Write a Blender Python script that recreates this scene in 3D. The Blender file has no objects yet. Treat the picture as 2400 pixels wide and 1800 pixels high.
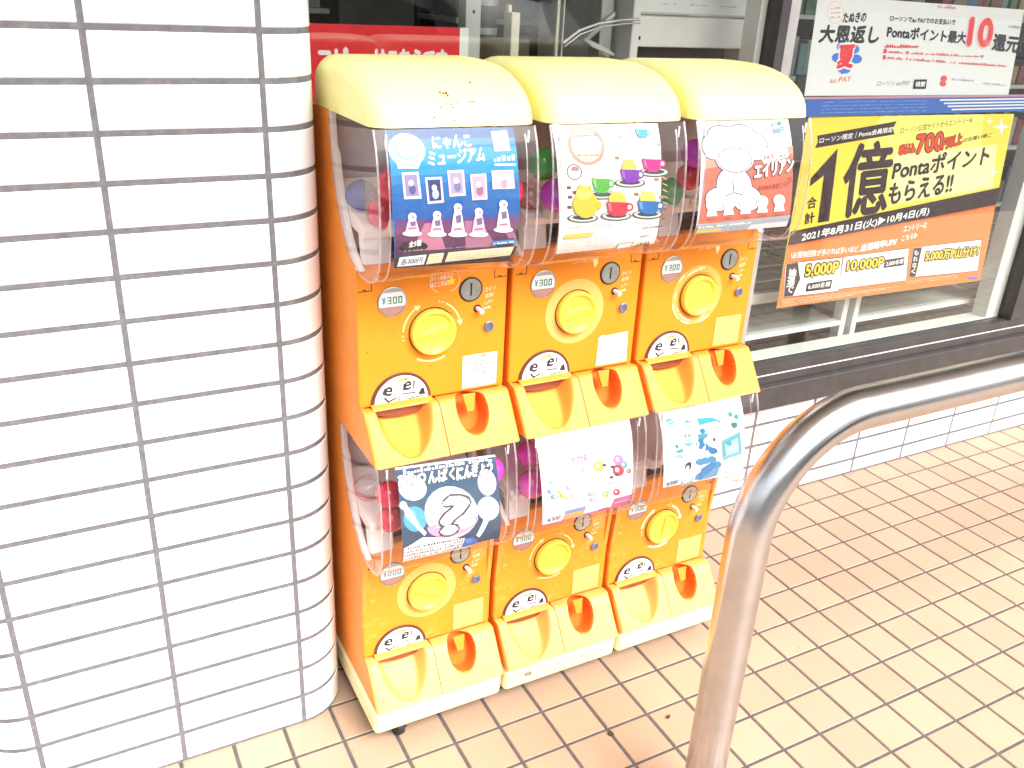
import bpy, bmesh, math, random
from mathutils import Vector, Matrix
SC = bpy.context.scene
COL = SC.collection
R = math.radians

# ------------------------------------------------------------------ camera, sky, sun, exposure
cam_d = bpy.data.cameras.new('camera'); cam = bpy.data.objects.new('camera', cam_d); COL.objects.link(cam)
cam_d.sensor_width = 36.0; cam_d.lens = 2062.4 / 2400 * 36.0
cam_d.clip_start = 0.02; cam_d.clip_end = 600
xr, yd, zf = Vector((.8847, -.4638, .0465)), Vector((-.1524, -.3821, -.9115)), Vector((.4406, .7993, -.4087))
cam.matrix_world = Matrix(((xr.x, -yd.x, -zf.x, -.0820), (xr.y, -yd.y, -zf.y, -1.3972), (xr.z, -yd.z, -zf.z, 1.4114), (0, 0, 0, 1)))
SC.camera = cam
SUN_EL, SUN_ROT = R(50), R(158)
world = bpy.data.worlds.new('World'); SC.world = world; world.use_nodes = True
wn = world.node_tree; bg = wn.nodes['Background']
sky = wn.nodes.new('ShaderNodeTexSky'); sky.sky_type = 'NISHITA'; sky.sun_disc = False
sky.sun_elevation = SUN_EL; sky.sun_rotation = SUN_ROT; sky.air_density = 1.0; sky.dust_density = 5.0; sky.ozone_density = 1.0
hsv = wn.nodes.new('ShaderNodeHueSaturation'); hsv.inputs['Saturation'].default_value = .25
wn.links.new(sky.outputs[0], hsv.inputs['Color']); wn.links.new(hsv.outputs[0], bg.inputs[0]); bg.inputs[1].default_value = 0.15
sun_d = bpy.data.lights.new('sun', 'SUN'); sun_d.energy = 1.5; sun_d.angle = R(50); sun_d.color = (1, .97, .92)
sun = bpy.data.objects.new('sun', sun_d); COL.objects.link(sun)
sd = Vector((math.sin(SUN_ROT) * math.cos(SUN_EL), math.cos(SUN_ROT) * math.cos(SUN_EL), math.sin(SUN_EL)))
sun.rotation_euler = sd.to_track_quat('Z', 'Y').to_euler()
SC.view_settings.view_transform = 'Standard'; SC.view_settings.look = 'None'
SC.view_settings.exposure = 1.62; SC.view_settings.gamma = 1
try:
    SC.cycles.transparent_max_bounces = 24; SC.cycles.max_bounces = 8; SC.cycles.use_denoising = True
    SC.cycles.caustics_reflective = False
except Exception: pass
ART = {
'yellow': dict(corners=[(17136, 11457), (25602, 11389), (26154, 6080), (17199, 6184)], bg='FFE14A', items=[
('P','FFF07A',[(19837,11435),(24189,11399),(24779,9077),(19624,8784),(18940,9762)]),
('P','FFF9B4',[(20706,10323),(25163,10500),(25531,9195),(20946,8921)]),
('P','FFFFFF',[(25035,11295),(25207,11063),(25539,11003),(25253,10957),(25280,10725),(25106,10961),(24779,11021),(25060,11067)]),
('P','FFFFFF',[(24481,11333),(24564,11219),(24726,11190),(24586,11166),(24598,11053),(24514,11168),(24354,11197),(24493,11220)]),
('P','FFFFFF',[(25291,9839),(25405,9690),(25640,9646),(25434,9623),(25443,9478),(25328,9628),(25095,9672),(25299,9695)]),
('P','3A2226',[(17559,10968),(20499,11276),(20406,11088),(20527,10922),(17559,10643),(17625,10801)]),
('T', 'FFFFFF', 'ローソン限定｜Ponta会員限定',(17684, 10756),(20414, 10984),(17690, 10912), 0.02, None, 0.06),
('T', '3A2226', 'ローソン公式サイトからエントリー&',(20745, 10923),(23728, 11173),(20723, 11098), 0.0, None, 0.06),
('T', 'F0491C', '税込',(20860, 10335),(21531, 10400),(20835, 10603), 0.05, '3A2226', 0.11),
('T', 'F0491C', '700',(21590, 10355),(22689, 10425),(21480, 10860), 0.05, '3A2226', 0.11),
('T', 'F0491C', '円以上',(22689, 10425),(23486, 10572),(22626, 10745), 0.05, '3A2226', 0.11),
('T', '3A2226', 'のお買い物ご',(23518, 10608),(24790, 10739),(23525, 10738), 0.01, None, 0.06),
('P','3A2226',[(17610,9855),(18409,10614),(18614,8605),(18186,8586),(18081,9908),(17623,9620)]),
('T', '3A2226', '億',(19018, 8679),(20841, 8747),(18776, 10687), 0.022, None, 0.06),
('T', '3A2226', 'Pontaポイント',(20819, 9650),(24943, 9939),(20774, 10195), 0.035, None, 0.06),
('T', '3A2226', 'もらえる!!',(20881, 8925),(23558, 9146),(20796, 9523), 0.035, None, 0.06),
('T', '3A2226', '合',(17673, 9004),(18003, 9029),(17626, 9324), 0.03, None, 0.06),
('T', '3A2226', '計',(17684, 8576),(18035, 8604),(17645, 8889), 0.03, None, 0.06),
('P','3A2226',[(17209,8414),(25920,9166),(25873,8609),(17208,8018)]),
('T', 'FFFFFF', '2021年8月31日(火)▶10月4日(月)',(17685, 8068),(22762, 8475),(17680, 8342), 0.03, None, 0.06),
('P','F2843C',[(17208,8018),(25873,8609),(26158,6101),(17207,6191)]),
('P','E8672A',[(17208,8018),(25873,8609),(25868,8548),(17209,7952)]),
('T', 'FFFFFF', 'エントリーは',(21823, 8047),(22810, 8098),(21795, 8233), 0.02, None, 0.06),
('T', 'FFFFFF', 'こちら▶',(21829, 7760),(22508, 7811),(21803, 7939), 0.02, None, 0.06),
('T', 'FFFFFF', '\\お買物回数が多ければ多いほど、',(17396, 7627),(20101, 7597),(17379, 7820), 0.02, None, 0.06),
('T', 'FFFFFF', '当選確率UP!/',(20156, 7592),(21621, 7679),(20130, 7806), 0.05, None, 0.06),
('P','8A3A22',[(17217,7524),(19436,7506),(19564,6436),(17376,6480)]),
('P','FFFFFF',[(17234,7502),(19430,7477),(19545,6459),(17383,6508)]),
('P','8A3A22',[(19473,7509),(22232,7539),(22469,6457),(19530,6489)]),
('P','FFFFFF',[(19493,7490),(22224,7508),(22444,6478),(19539,6519)]),
('P','8A3A22',[(22405,7530),(25630,7526),(25882,6429),(22539,6534)]),
('P','FFFFFF',[(22428,7511),(25621,7496),(25854,6452),(22549,6562)]),
('P','3A2226',[(17260,7492),(17694,7496),(17901,6986),(17736,6506),(17391,6515)]),
('P','3A2226',[(22443,7501),(22819,7497),(22838,7109),(22853,6560),(22557,6574)]),
('T', 'FFFFFF', '抽',(17422, 7111),(17699, 7113),(17392, 7339), 0.03, None, 0.06),
('T', 'FFFFFF', '選',(17431, 6865),(17709, 6865),(17401, 7094), 0.03, None, 0.06),
('T', 'FFFFFF', 'で',(17440, 6617),(17720, 6616),(17411, 6848), 0.03, None, 0.06),
('T', 'FFFFFF', 'も',(22543, 7259),(22727, 7262),(22511, 7419), 0.03, None, 0.06),
('T', 'FFFFFF', 'れ',(22565, 7062),(22749, 7065),(22532, 7223), 0.03, None, 0.06),
('T', 'FFFFFF', 'な',(22586, 6863),(22771, 6866),(22554, 7026), 0.03, None, 0.06),
('T', 'FFFFFF', 'く',(22608, 6664),(22793, 6666),(22575, 6828), 0.03, None, 0.06),
('T', 'FFD92E', '5,000P',(18073, 7014),(19355, 6998),(18039, 7388), 0.04, '3A2226', 0.15),
('T', 'FFD92E', '10,000P',(19717, 7012),(21240, 6999),(19685, 7345), 0.04, '3A2226', 0.15),
('T', 'FFD92E', '5,000万P山分け!',(23102, 7023),(25633, 6965),(23052, 7363), 0.04, '3A2226', 0.15),
('P','3A2226',[(18202,6832),(19188,6851),(19197,6569),(18205,6581)]),
('T', 'FFFFFF', '6,000名様',(18266, 6640),(19141, 6641),(18260, 6803), 0.02, None, 0.06),
('P','3A2226',[(21274,7243),(22109,7258),(22155,6999),(21288,6986)]),
('T', 'FFFFFF', '2,000名様',(21359, 7028),(22099, 7049),(21346, 7189), 0.02, None, 0.06),
('M','D8D8D8',(19871,6839),(22074,6816),(19862,6872),5,0.5),
('M','C8C8C8',(23239,6804),(25208,6761),(23227,6838),9,0.5),
('M','D8D8D8',(19896,6750),(22104,6723),(19887,6782),6,0.5),
('M','C8C8C8',(23266,6726),(25240,6681),(23254,6761),10,0.5),
('M','FFE8D0',(17340,6418),(22242,6305),(17333,6449),20,0.85),
('M','FFE8D0',(17354,6358),(21565,6288),(17347,6390),21,0.85),
('M','FFE8D0',(17368,6299),(20901,6272),(17360,6331),22,0.85),
('M','FFE8D0',(17381,6239),(20252,6256),(17374,6271),23,0.85),
('M','FFE8D0',(22432,6430),(24851,6389),(22422,6460),30,0.8),
('M','FFE8D0',(22453,6365),(24877,6322),(22443,6395),31,0.8),
('P','6A70E0',[(25463,6274),(25918,6262),(25951,6180),(25496,6192)])]),
'white': dict(corners=[(16727, 14339), (24775, 14265), (25072, 11947), (16845, 11977)], bg='F4F4F4', items=[
('C','F7C0C0',(17405,13966),(17693,13975),(17334,14223)),
('C','F6F6F6',(17405,13966),(17672,13974),(17338,14209)),
('M','F09AA0',(17212,14036),(17559,14056),(17197,14092),3,0.9),
('M','F09AA0',(17241,13930),(17589,13949),(17225,13986),4,0.9),
('M','F09AA0',(17269,13823),(17619,13841),(17254,13879),5,0.9),
('T', '262226', 'たぬきの',(17712, 13738),(18513, 13779),(17713, 13967), 0.05, None, 0.06),
('T', '262226', '大恩返し',(17007, 13261),(19116, 13283),(17008, 13662), 0.055, None, 0.06),
('C','3C7FE0',(17870,13173),(18081,13177),(17839,13285)),
('C','3C7FE0',(18283,13120),(18497,13123),(18251,13233)),
('C','3C7FE0',(18442,12883),(18658,12885),(18409,12996)),
('C','3C7FE0',(17770,12906),(17980,12908),(17739,13018)),
('C','3C7FE0',(18109,12639),(18323,12640),(18077,12753)),
('P','3C7FE0',[(17756,12637),(18207,12609),(18058,12503)]),
('T', 'F0303A', '夏',(17802, 12662),(18355, 12686),(17758, 13186), 0.06, 'FFFFFF', 0.14),
('T', 'F26A3C', 'au PAY',(17641, 12282),(18399, 12329),(17648, 12421), 0.0, None, 0.06),
('T', '262226', 'ローソンでau PAYでのお支払いで',(19398, 13821),(21961, 13787),(19385, 13959), 0.03, None, 0.06),
('T', '262226', 'Pontaポイント最大',(19409, 13424),(22563, 13326),(19369, 13722), 0.045, None, 0.06),
('T', 'F23A42', '10',(22669, 13295),(23662, 13279),(22555, 13975), 0.07, 'FFD9D9', 0.12),
('T', 'F58A90', '%',(23307, 13289),(23666, 13269),(23294, 13451), 0.0, None, 0.06),
('T', '262226', '還元!',(23774, 13182),(25098, 13116),(23715, 13605), 0.045, None, 0.06),
('T', '262226', '※上限あり',(24269, 13780),(24812, 13751),(24250, 13861), 0.0, None, 0.06),
('M','F0505A',(19405,13173),(20709,13192),(19373,13275),41,0.95),
('P','F0303A',[(19392,13142),(19498,13144),(19512,13040),(19406,13039)]),
('P','F0303A',[(19416,12990),(19509,12991),(19524,12887),(19430,12886)]),
('M','F27A80',(19585,13047),(23492,12971),(19560,13126),42,0.8),
('M','F27A80',(19595,12900),(24647,12722),(19569,12980),43,0.8),
('T', '9A9A9A', 'ローソン au PAY',(19403, 12209),(20671, 12231),(19411, 12335), 0.0, None, 0.06),
('P','3A3336',[(20817,12381),(21326,12381),(21364,12131),(20843,12134)]),
('T', 'FFFFFF', '検索',(20908, 12188),(21294, 12187),(20895, 12327), 0.03, None, 0.06),
('C','F0505A',(22020,12408),(22145,12408),(21991,12486)),
('C','F0505A',(22029,12273),(22153,12273),(22000,12352)),
('M','B8C0D8',(22400,12365),(23321,12324),(22373,12437),44,0.8),
('M','B8B8C8',(23728,12263),(24822,12192),(23697,12338),45,0.8),
('M','F0B0C8',(21105,14208),(21860,14184),(21072,14297),46,0.9)]),
'museum': dict(corners=[(3680, 12206), (5737, 12177), (5692, 10084), (3743, 10178)], bg='1E7FD8', items=[
('P','2A62A8',[(3712,12189),(5764,12163),(5772,12032),(3711,12063)]),
('P','3A98D4',[(3711,12067),(5772,12037),(5779,11905),(3710,11941)]),
('P','4CBCEC',[(3710,11945),(5779,11910),(5787,11777),(3709,11817)]),
('P','42BCF0',[(3709,11822),(5786,11782),(5794,11649),(3708,11693)]),
('P','3AB4EC',[(3708,11698),(5794,11653),(5801,11518),(3706,11568)]),
('P','2A9AE0',[(3706,11572),(5801,11523),(5809,11387),(3705,11442)]),
('P','1E84D4',[(3705,11446),(5809,11392),(5817,11255),(3704,11314)]),
('P','1A78CC',[(3704,11319),(5816,11260),(5824,11122),(3703,11186)]),
('P','1C70C4',[(3703,11190),(5824,11127),(5832,10987),(3702,11057)]),
('P','1C6AC0',[(3702,11061),(5832,10992),(5840,10852),(3700,10926)]),
('P','7A4A8E',[(3749,10923),(5840,10852),(5846,10742),(3748,10816)]),
('P','8A4A78',[(3748,10816),(5812,10750),(5818,10640),(3747,10709)]),
('P','7A3E68',[(3747,10709),(5785,10647),(5791,10537),(3746,10602)]),
('P','6A3560',[(3746,10602),(5757,10545),(5763,10433),(3745,10493)]),
('P','562A50',[(3745,10493),(5729,10441),(5735,10330),(3744,10384)]),
('P','D88AA8',[(4210,10847),(4411,10844),(4571,10412),(4012,10437)]),
('P','C080A0',[(4873,10835),(5136,10828),(5450,10385),(4911,10394)]),
('P','B878A0',[(5430,10831),(5594,10820),(5804,10506),(5665,10492)]),
('C','EAF8FF',(3982,11912),(4265,11901),(3982,12139)),
('C','A8E0F4',(3982,11912),(4174,11905),(3982,12055)),
('C','F4FCFF',(3999,11900),(4152,11895),(3999,11996)),
('P','EAF8FF',[(3797,11777),(4203,11782),(4131,11652),(3820,11666)]),
('T', 'EAF8FF', 'にゃんこ',(4397, 11912),(5015, 11927),(4394, 12088), 0.045, None, 0.06),
('T', 'EAF8FF', 'ミュージアム',(4289, 11685),(5221, 11723),(4314, 11884), 0.045, None, 0.06),
('M','F0FAFF',(5378,11701),(5750,11709),(5374,11793),51,1),
('P','F0FAFF',[(5387,11677),(5753,11662),(5755,11627),(5389,11642)]),
('P','E0F2FA',[(5372,12134),(5646,12138),(5670,11851),(5400,11850)]),
('P','E4DCF2',[(3868,11609),(4132,11612),(4170,11221),(3890,11227)]),
('P','B0A8D8',[(3905,11571),(4101,11574),(4129,11261),(3922,11265)]),
('C','6A6AA8',(4026,11361),(4080,11358),(4026,11434)),
('C','F0E4EC',(4009,11455),(4050,11453),(4009,11500)),
('P','E4DCF2',[(4230,11524),(4501,11523),(4527,11142),(4262,11135)]),
('P','3A4A8A',[(4268,11486),(4469,11485),(4489,11180),(4293,11174)]),
('C','C8D8F0',(4392,11274),(4447,11271),(4392,11347)),
('C','F0E4EC',(4374,11369),(4416,11367),(4373,11415)),
('P','E4DCF2',[(4587,11609),(4864,11608),(4888,11225),(4619,11222)]),
('P','C8B8E0',[(4626,11571),(4831,11570),(4849,11264),(4651,11261)]),
('C','8890C0',(4753,11359),(4809,11356),(4751,11433)),
('C','F0E4EC',(4733,11454),(4776,11452),(4732,11500)),
('P','E4DCF2',[(4961,11535),(5236,11538),(5256,11144),(4994,11148)]),
('P','D8C0D8',[(4999,11496),(5203,11499),(5219,11184),(5025,11186)]),
('C','B080A0',(5126,11283),(5184,11280),(5124,11358)),
('C','F0E4EC',(5105,11380),(5149,11378),(5103,11427)),
('P','E4DCF2',[(5323,11576),(5704,11570),(5733,11284),(5343,11293)]),
('P','D8E4F4',[(5375,11547),(5657,11543),(5679,11314),(5391,11320)]),
('C','E8B8C8',(5541,11371),(5600,11368),(5537,11447)),
('C','F0E4EC',(5517,11469),(5563,11467),(5515,11517)),
('C','FFFFFF',(4011,10710),(4166,10697),(4011,10752)),
('P','F8DCE8',[(3901,10742),(3933,10879),(3972,10974),(4046,10983),(4085,10868),(4126,10724)]),
('C','FFF2F6',(4011,10963),(4078,10958),(4011,11025)),
('P','8A7AA8',[(3972,10890),(4061,10898),(4066,10827),(3987,10819)]),
('P','D090B0',[(3938,10774),(4086,10774),(4071,10808),(3948,10808)]),
('C','C8A0B8',(4026,10956),(4051,10954),(4026,10975)),
('C','FFFFFF',(4413,10666),(4571,10653),(4412,10709)),
('P','F4D8E8',[(4299,10699),(4330,10862),(4369,10974),(4444,10986),(4486,10851),(4530,10681)]),
('C','FFF2F6',(4409,10962),(4477,10957),(4408,11025)),
('P','8A7AA8',[(4370,10876),(4461,10886),(4467,10802),(4386,10792)]),
('P','D090B0',[(4336,10732),(4488,10732),(4472,10766),(4346,10766)]),
('C','C8A0B8',(4424,10954),(4449,10952),(4424,10973)),
('C','FFFFFF',(4761,10639),(4923,10626),(4760,10682)),
('P','E8E4F0',[(4643,10672),(4672,10909),(4709,11072),(4786,11090),(4832,10897),(4880,10653)]),
('C','FFF2F6',(4751,11055),(4820,11050),(4749,11118)),
('P','8A7AA8',[(4712,10930),(4805,10947),(4813,10827),(4731,10809)]),
('P','D090B0',[(4681,10705),(4837,10705),(4821,10740),(4691,10740)]),
('C','C8A0B8',(4766,11044),(4792,11043),(4766,11063)),
('C','FFFFFF',(5117,10610),(5284,10597),(5115,10654)),
('P','E8D0E4',[(4996,10644),(5024,10842),(5062,10978),(5141,10992),(5189,10830),(5239,10625)]),
('C','FFF2F6',(5105,10963),(5176,10958),(5102,11028)),
('P','8A7AA8',[(5066,10859),(5161,10872),(5170,10771),(5085,10758)]),
('P','D090B0',[(5035,10678),(5195,10678),(5177,10713),(5044,10713)]),
('C','C8A0B8',(5121,10954),(5147,10952),(5120,10973)),
('C','FFFFFF',(5547,10651),(5719,10637),(5545,10695)),
('P','F4F0F8',[(5423,10685),(5448,10915),(5484,11074),(5564,11092),(5617,10904),(5673,10666)]),
('C','FFF2F6',(5528,11057),(5601,11053),(5525,11122)),
('P','8A7AA8',[(5490,10935),(5587,10952),(5598,10835),(5512,10818)]),
('P','D090B0',[(5462,10719),(5626,10719),(5608,10755),(5472,10755)]),
('C','C8A0B8',(5545,11047),(5572,11045),(5544,11066)),
('C','2A1A28',(4041,10510),(4263,10492),(4041,10591)),
('T', 'FFFFFF', '全5種',(3950, 10502),(4149, 10516),(3957, 10596), 0.02, None, 0.06),
('M','E8D0E0',(3888,10443),(4212,10438),(3888,10462),52,0.8),
('P','3AA0E0',[(5359,10480),(5772,10478),(5767,10413),(5353,10413)]),
('M','FFFFFF',(5394,10427),(5752,10429),(5392,10462),53,0.9),
('M','C8B0C8',(4339,10432),(5177,10420),(4339,10451),57,0.7),
('P','2E2A30',[(3754,10388),(5826,10357),(5709,10087),(3743,10178)]),
('P','EAF6F6',[(3813,10354),(4251,10362),(4224,10194),(3787,10198)]),
('T', '4A6A6A', '各300円',(3832, 10223),(4183, 10228),(3852, 10326), 0.015, None, 0.06),
('P','FFF4C8',[(4294,10363),(4540,10365),(4517,10196),(4260,10191)]),
('P','FFF4C8',[(4613,10364),(5762,10358),(5722,10204),(4574,10200)]),
('M','6A6058',(4315,10308),(4521,10311),(4315,10325),54,0.5),
('M','8A8078',(4624,10309),(5703,10299),(4624,10324),55,0.45),
('M','8A8078',(4625,10267),(5705,10264),(4625,10282),56,0.45),
('M','8A8078',(4626,10225),(5707,10228),(4626,10240),57,0.45)]),
'cups': dict(corners=[(6453, 12206), (8509, 12183), (8625, 10139), (6620, 10122)], bg='F6EFE6', items=[
('C','D8B8A0',(7060,11874),(7409,11863),(7031,12174)),
('C','ECDACC',(7060,11874),(7343,11865),(7036,12124)),
('M','B88868',(6830,12013),(7294,12019),(6827,12056),60,0.9),
('M','FFF8F0',(6800,11871),(7354,11877),(6793,11957),61,0.9),
('M','B88868',(6886,11724),(7297,11720),(6883,11758),62,0.9),
('C','6A7A72',(6821,11483),(6967,11476),(6810,11610)),
('C','EFEFEA',(6821,11483),(6944,11477),(6811,11591)),
('C','C89A9A',(6831,11531),(6907,11528),(6827,11576)),
('C','FFFFFF',(6830,11446),(6894,11443),(6825,11500)),
('P','8A5A40',[(6681,11269),(6762,11264),(6766,11215),(6685,11219)]),
('P','8A5A40',[(6789,11189),(6871,11184),(6876,11134),(6793,11139)]),
('P','7A4A34',[(6708,11119),(6790,11114),(6794,11063),(6712,11068)]),
('P','A06A4A',[(6842,11086),(6925,11081),(6930,11030),(6847,11035)]),
('P','7A4A34',[(6707,10956),(6789,10951),(6794,10900),(6711,10905)]),
('P','C8A878',[(8534,11012),(8626,11006),(8634,10953),(8542,10958)]),
('P','9A6A48',[(8648,10792),(8741,10786),(8749,10732),(8656,10738)]),
('P','A06A4A',[(8636,10645),(8730,10638),(8738,10583),(8644,10590)]),
('P','C8A878',[(7599,11696),(7684,11693),(7690,11643),(7605,11646)]),
('P','9A7A50',[(8011,11094),(8100,11089),(8107,11037),(8018,11042)]),
('P','E8C8B0',[(7683,12013),(7768,12010),(7774,11961),(7688,11964)]),
('P','E8B898',[(8443,11879),(8532,11876),(8540,11825),(8450,11828)]),
('P','C8A070',[(8410,11319),(8501,11315),(8508,11262),(8418,11267)]),
('P','D8C090',[(8566,11315),(8670,11271),(8679,11289),(8575,11333)]),
('P','D8C090',[(8581,11210),(8686,11165),(8695,11184),(8590,11228)]),
('P','D8C090',[(8597,11104),(8701,11059),(8710,11077),(8606,11123)]),
('P','D8C090',[(8612,10998),(8717,10952),(8726,10970),(8621,11016)]),
('P','D8C090',[(8628,10891),(8733,10844),(8742,10863),(8637,10909)]),
('C','5A6A64',(7363,11093),(7671,11075),(7355,11170)),
('C','DADFD8',(7362,11098),(7633,11082),(7356,11159)),
('C','46564E',(7362,11103),(7570,11091),(7357,11144)),
('C','5A6A64',(7912,11259),(8229,11243),(7903,11336)),
('C','DADFD8',(7912,11264),(8190,11250),(7904,11326)),
('C','46564E',(7911,11270),(8126,11259),(7906,11311)),
('C','5A6A64',(8398,11410),(8723,11395),(8387,11488)),
('C','DADFD8',(8397,11415),(8682,11402),(8388,11477)),
('C','46564E',(8396,11420),(8616,11410),(8390,11462)),
('C','5A6A64',(7023,10731),(7327,10710),(7015,10809)),
('C','DADFD8',(7022,10736),(7290,10718),(7016,10798)),
('C','46564E',(7022,10742),(7228,10727),(7018,10783)),
('C','5A6A64',(7680,10719),(7998,10697),(7671,10798)),
('C','DADFD8',(7680,10724),(7959,10705),(7673,10788)),
('C','46564E',(7679,10730),(7894,10715),(7674,10772)),
('C','5A6A64',(8334,10701),(8664,10678),(8323,10781)),
('C','DADFD8',(8333,10706),(8623,10686),(8325,10770)),
('C','46564E',(8332,10711),(8556,10696),(8327,10754)),
('C','F4F8D8',(7315,11407),(7450,11401),(7302,11524)),
('P','F4F8D8',[(7217,11423),(7221,11559),(7303,11482),(7371,11542),(7422,11413)]),
('C','62C850',(7523,11269),(7595,11265),(7515,11338)),
('C','F6EFE6',(7526,11269),(7564,11267),(7522,11305)),
('P','62C850',[(7148,11373),(7505,11345),(7495,11173),(7435,11123),(7284,11131),(7204,11189)]),
('P','9AE488',[(7169,11351),(7225,11348),(7257,11208),(7209,11232)]),
('C','FFE070',(7880,11522),(8028,11516),(7866,11633)),
('P','FFE070',[(7771,11537),(7776,11667),(7866,11593),(7940,11651),(7997,11527)]),
('C','8A3AC0',(8108,11390),(8187,11386),(8099,11456)),
('C','F6EFE6',(8112,11390),(8154,11388),(8107,11425)),
('P','8A3AC0',[(7696,11490),(8088,11463),(8078,11300),(8011,11252),(7846,11260),(7757,11316)]),
('P','B070DC',[(7719,11469),(7780,11466),(7816,11333),(7763,11356)]),
('C','FFFFFF',(8313,11672),(8465,11666),(8299,11777)),
('P','FFFFFF',[(8203,11686),(8207,11808),(8299,11739),(8375,11793),(8433,11677)]),
('C','E83A98',(8547,11548),(8628,11545),(8538,11610)),
('C','F6EFE6',(8551,11548),(8594,11546),(8546,11581)),
('P','E83A98',[(8126,11641),(8526,11616),(8517,11463),(8449,11417),(8279,11425),(8189,11477)]),
('P','F880C0',[(8149,11622),(8211,11619),(8249,11494),(8194,11515)]),
('C','FFFFFF',(8135,12129),(8229,12127),(8126,12197)),
('P','FFFFFF',[(8072,12137),(8074,12216),(8132,12172),(8179,12208),(8215,12133)]),
('C','4AC4DC',(8286,12051),(8336,12050),(8280,12091)),
('C','F6EFE6',(8288,12051),(8315,12051),(8285,12072)),
('P','4AC4DC',[(8024,12107),(8273,12095),(8267,11996),(8225,11966),(8120,11969),(8064,12002)]),
('P','90E0EC',[(8039,12095),(8078,12094),(8101,12013),(8067,12026)]),
('C','FFE45A',(7663,11008),(7834,10998),(7649,11129)),
('P','FFE45A',[(7536,11027),(7543,11167),(7646,11086),(7733,11146),(7796,11011)]),
('C','E23A50',(7921,10860),(8013,10854),(7913,10931)),
('C','F6EFE6',(7926,10859),(7974,10856),(7921,10897)),
('P','E23A50',[(7448,10977),(7900,10939),(7885,10762),(7808,10711),(7616,10724),(7516,10786)]),
('P','F48090',[(7474,10954),(7544,10950),(7584,10804),(7523,10830)]),
('C','FFF07A',(8295,10986),(8469,10976),(8280,11103)),
('P','FFF07A',[(8167,11005),(8173,11140),(8278,11061),(8365,11119),(8430,10989)]),
('C','2A80D0',(8559,10843),(8652,10837),(8549,10912)),
('C','F6EFE6',(8564,10843),(8613,10840),(8559,10879)),
('P','2A80D0',[(8079,10958),(8536,10919),(8524,10749),(8446,10701),(8253,10714),(8150,10774)]),
('P','70B4EC',[(8105,10935),(8177,10931),(8219,10791),(8156,10816)]),
('C','FFDC3C',(7046,10960),(7288,10944),(7024,11188)),
('C','FFE870',(6998,11152),(7147,11143),(6987,11272)),
('C','FFD43C',(7304,10931),(7359,10927),(7296,11008)),
('P','FFDC3C',[(6875,11209),(6896,11295),(6991,11227)]),
('P','FFDC3C',[(7050,11224),(7119,11283),(7145,11169)]),
('P','FFE45A',[(6688,10481),(7243,10481),(7244,10410),(6685,10408)]),
('M','9A9488',(6722,10612),(8594,10594),(6720,10630),63,0.4),
('M','9A9488',(6723,10591),(8570,10574),(6722,10609),64,0.4),
('M','9A9488',(6725,10571),(8547,10554),(6723,10589),65,0.4),
('M','A8A29A',(6639,10360),(7721,10364),(6638,10379),70,0.5),
('M','A8A29A',(6643,10316),(7726,10318),(6641,10334),71,0.5),
('M','A8A29A',(6646,10271),(7732,10272),(6645,10290),72,0.5),
('M','A8A29A',(6650,10227),(7737,10226),(6648,10245),73,0.5),
('M','A8A29A',(6654,10182),(7742,10179),(6652,10200),74,0.5),
('M','A8A29A',(6657,10137),(7748,10133),(6656,10155),75,0.5),
('M','7A5A4A',(8252,10465),(8662,10466),(8247,10503),77,0.9),
('M','5A5A5A',(8240,10309),(8419,10316),(8236,10336),78,0.9),
('M','6A6A6A',(8214,10133),(8525,10142),(8205,10200),79,0.8),
('P','B8B8B8',[(7817,10222),(8136,10230),(8119,10114),(7799,10101)]),
('P','F0F0EC',[(7834,10209),(8116,10215),(8101,10129),(7820,10116)])]),
'alien': dict(corners=[(9357, 12215), (11442, 12199), (11668, 10235), (9458, 10266)], bg='F6F3F2', items=[
('P','F4B8A0',[(9484,11624),(11523,11739),(11552,11461),(9513,11358)]),
('P','EC8468',[(9476,11413),(11526,11601),(11692,10417),(9481,10439)]),
('C','5E5E66',(10191,11095),(10622,11072),(10124,11438)),
('C','5E5E66',(9861,10865),(10178,10846),(9820,11093)),
('C','5E5E66',(10531,10839),(10897,10817),(10480,11088)),
('C','5E5E66',(9644,11775),(9893,11767),(9603,11997)),
('C','5E5E66',(10623,11756),(10916,11746),(10569,12011)),
('C','5E5E66',(10153,11558),(10615,11540),(10101,11826)),
('C','5E5E66',(9852,11946),(10184,11937),(9817,12128)),
('C','5E5E66',(10305,11944),(10664,11934),(10267,12134)),
('C','5E5E66',(10088,11892),(10587,11877),(10044,12115)),
('C','FDFBFA',(10191,11095),(10596,11073),(10127,11419)),
('C','FDFBFA',(9861,10865),(10152,10848),(9823,11073)),
('C','FDFBFA',(10531,10839),(10871,10819),(10484,11068)),
('C','FDFBFA',(9644,11775),(9868,11768),(9607,11979)),
('C','FDFBFA',(10623,11756),(10891,11747),(10573,11992)),
('C','FDFBFA',(10153,11558),(10589,11541),(10104,11807)),
('C','FDFBFA',(9852,11946),(10159,11937),(9821,12110)),
('C','FDFBFA',(10305,11944),(10639,11934),(10271,12115)),
('C','FDFBFA',(10088,11892),(10561,11878),(10047,12097)),
('C','6A6A72',(10157,11539),(10560,11523),(10114,11759)),
('C','FDFBFA',(10157,11539),(10538,11524),(10117,11743)),
('C','8A8A92',(9866,11873),(9998,11869),(9848,11967)),
('C','FDFBFA',(9866,11873),(9981,11869),(9850,11954)),
('C','8A8A92',(10356,11871),(10492,11867),(10336,11967)),
('C','FDFBFA',(10356,11871),(10474,11867),(10339,11953)),
('P','6A6A70',[(10125,11193),(10190,10970),(10211,10970),(10146,11193)]),
('P','6A6A70',[(10195,10978),(10011,10933),(10022,10917),(10206,10962)]),
('P','6A6A70',[(10214,10961),(10423,10907),(10425,10923),(10216,10977)]),
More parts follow.
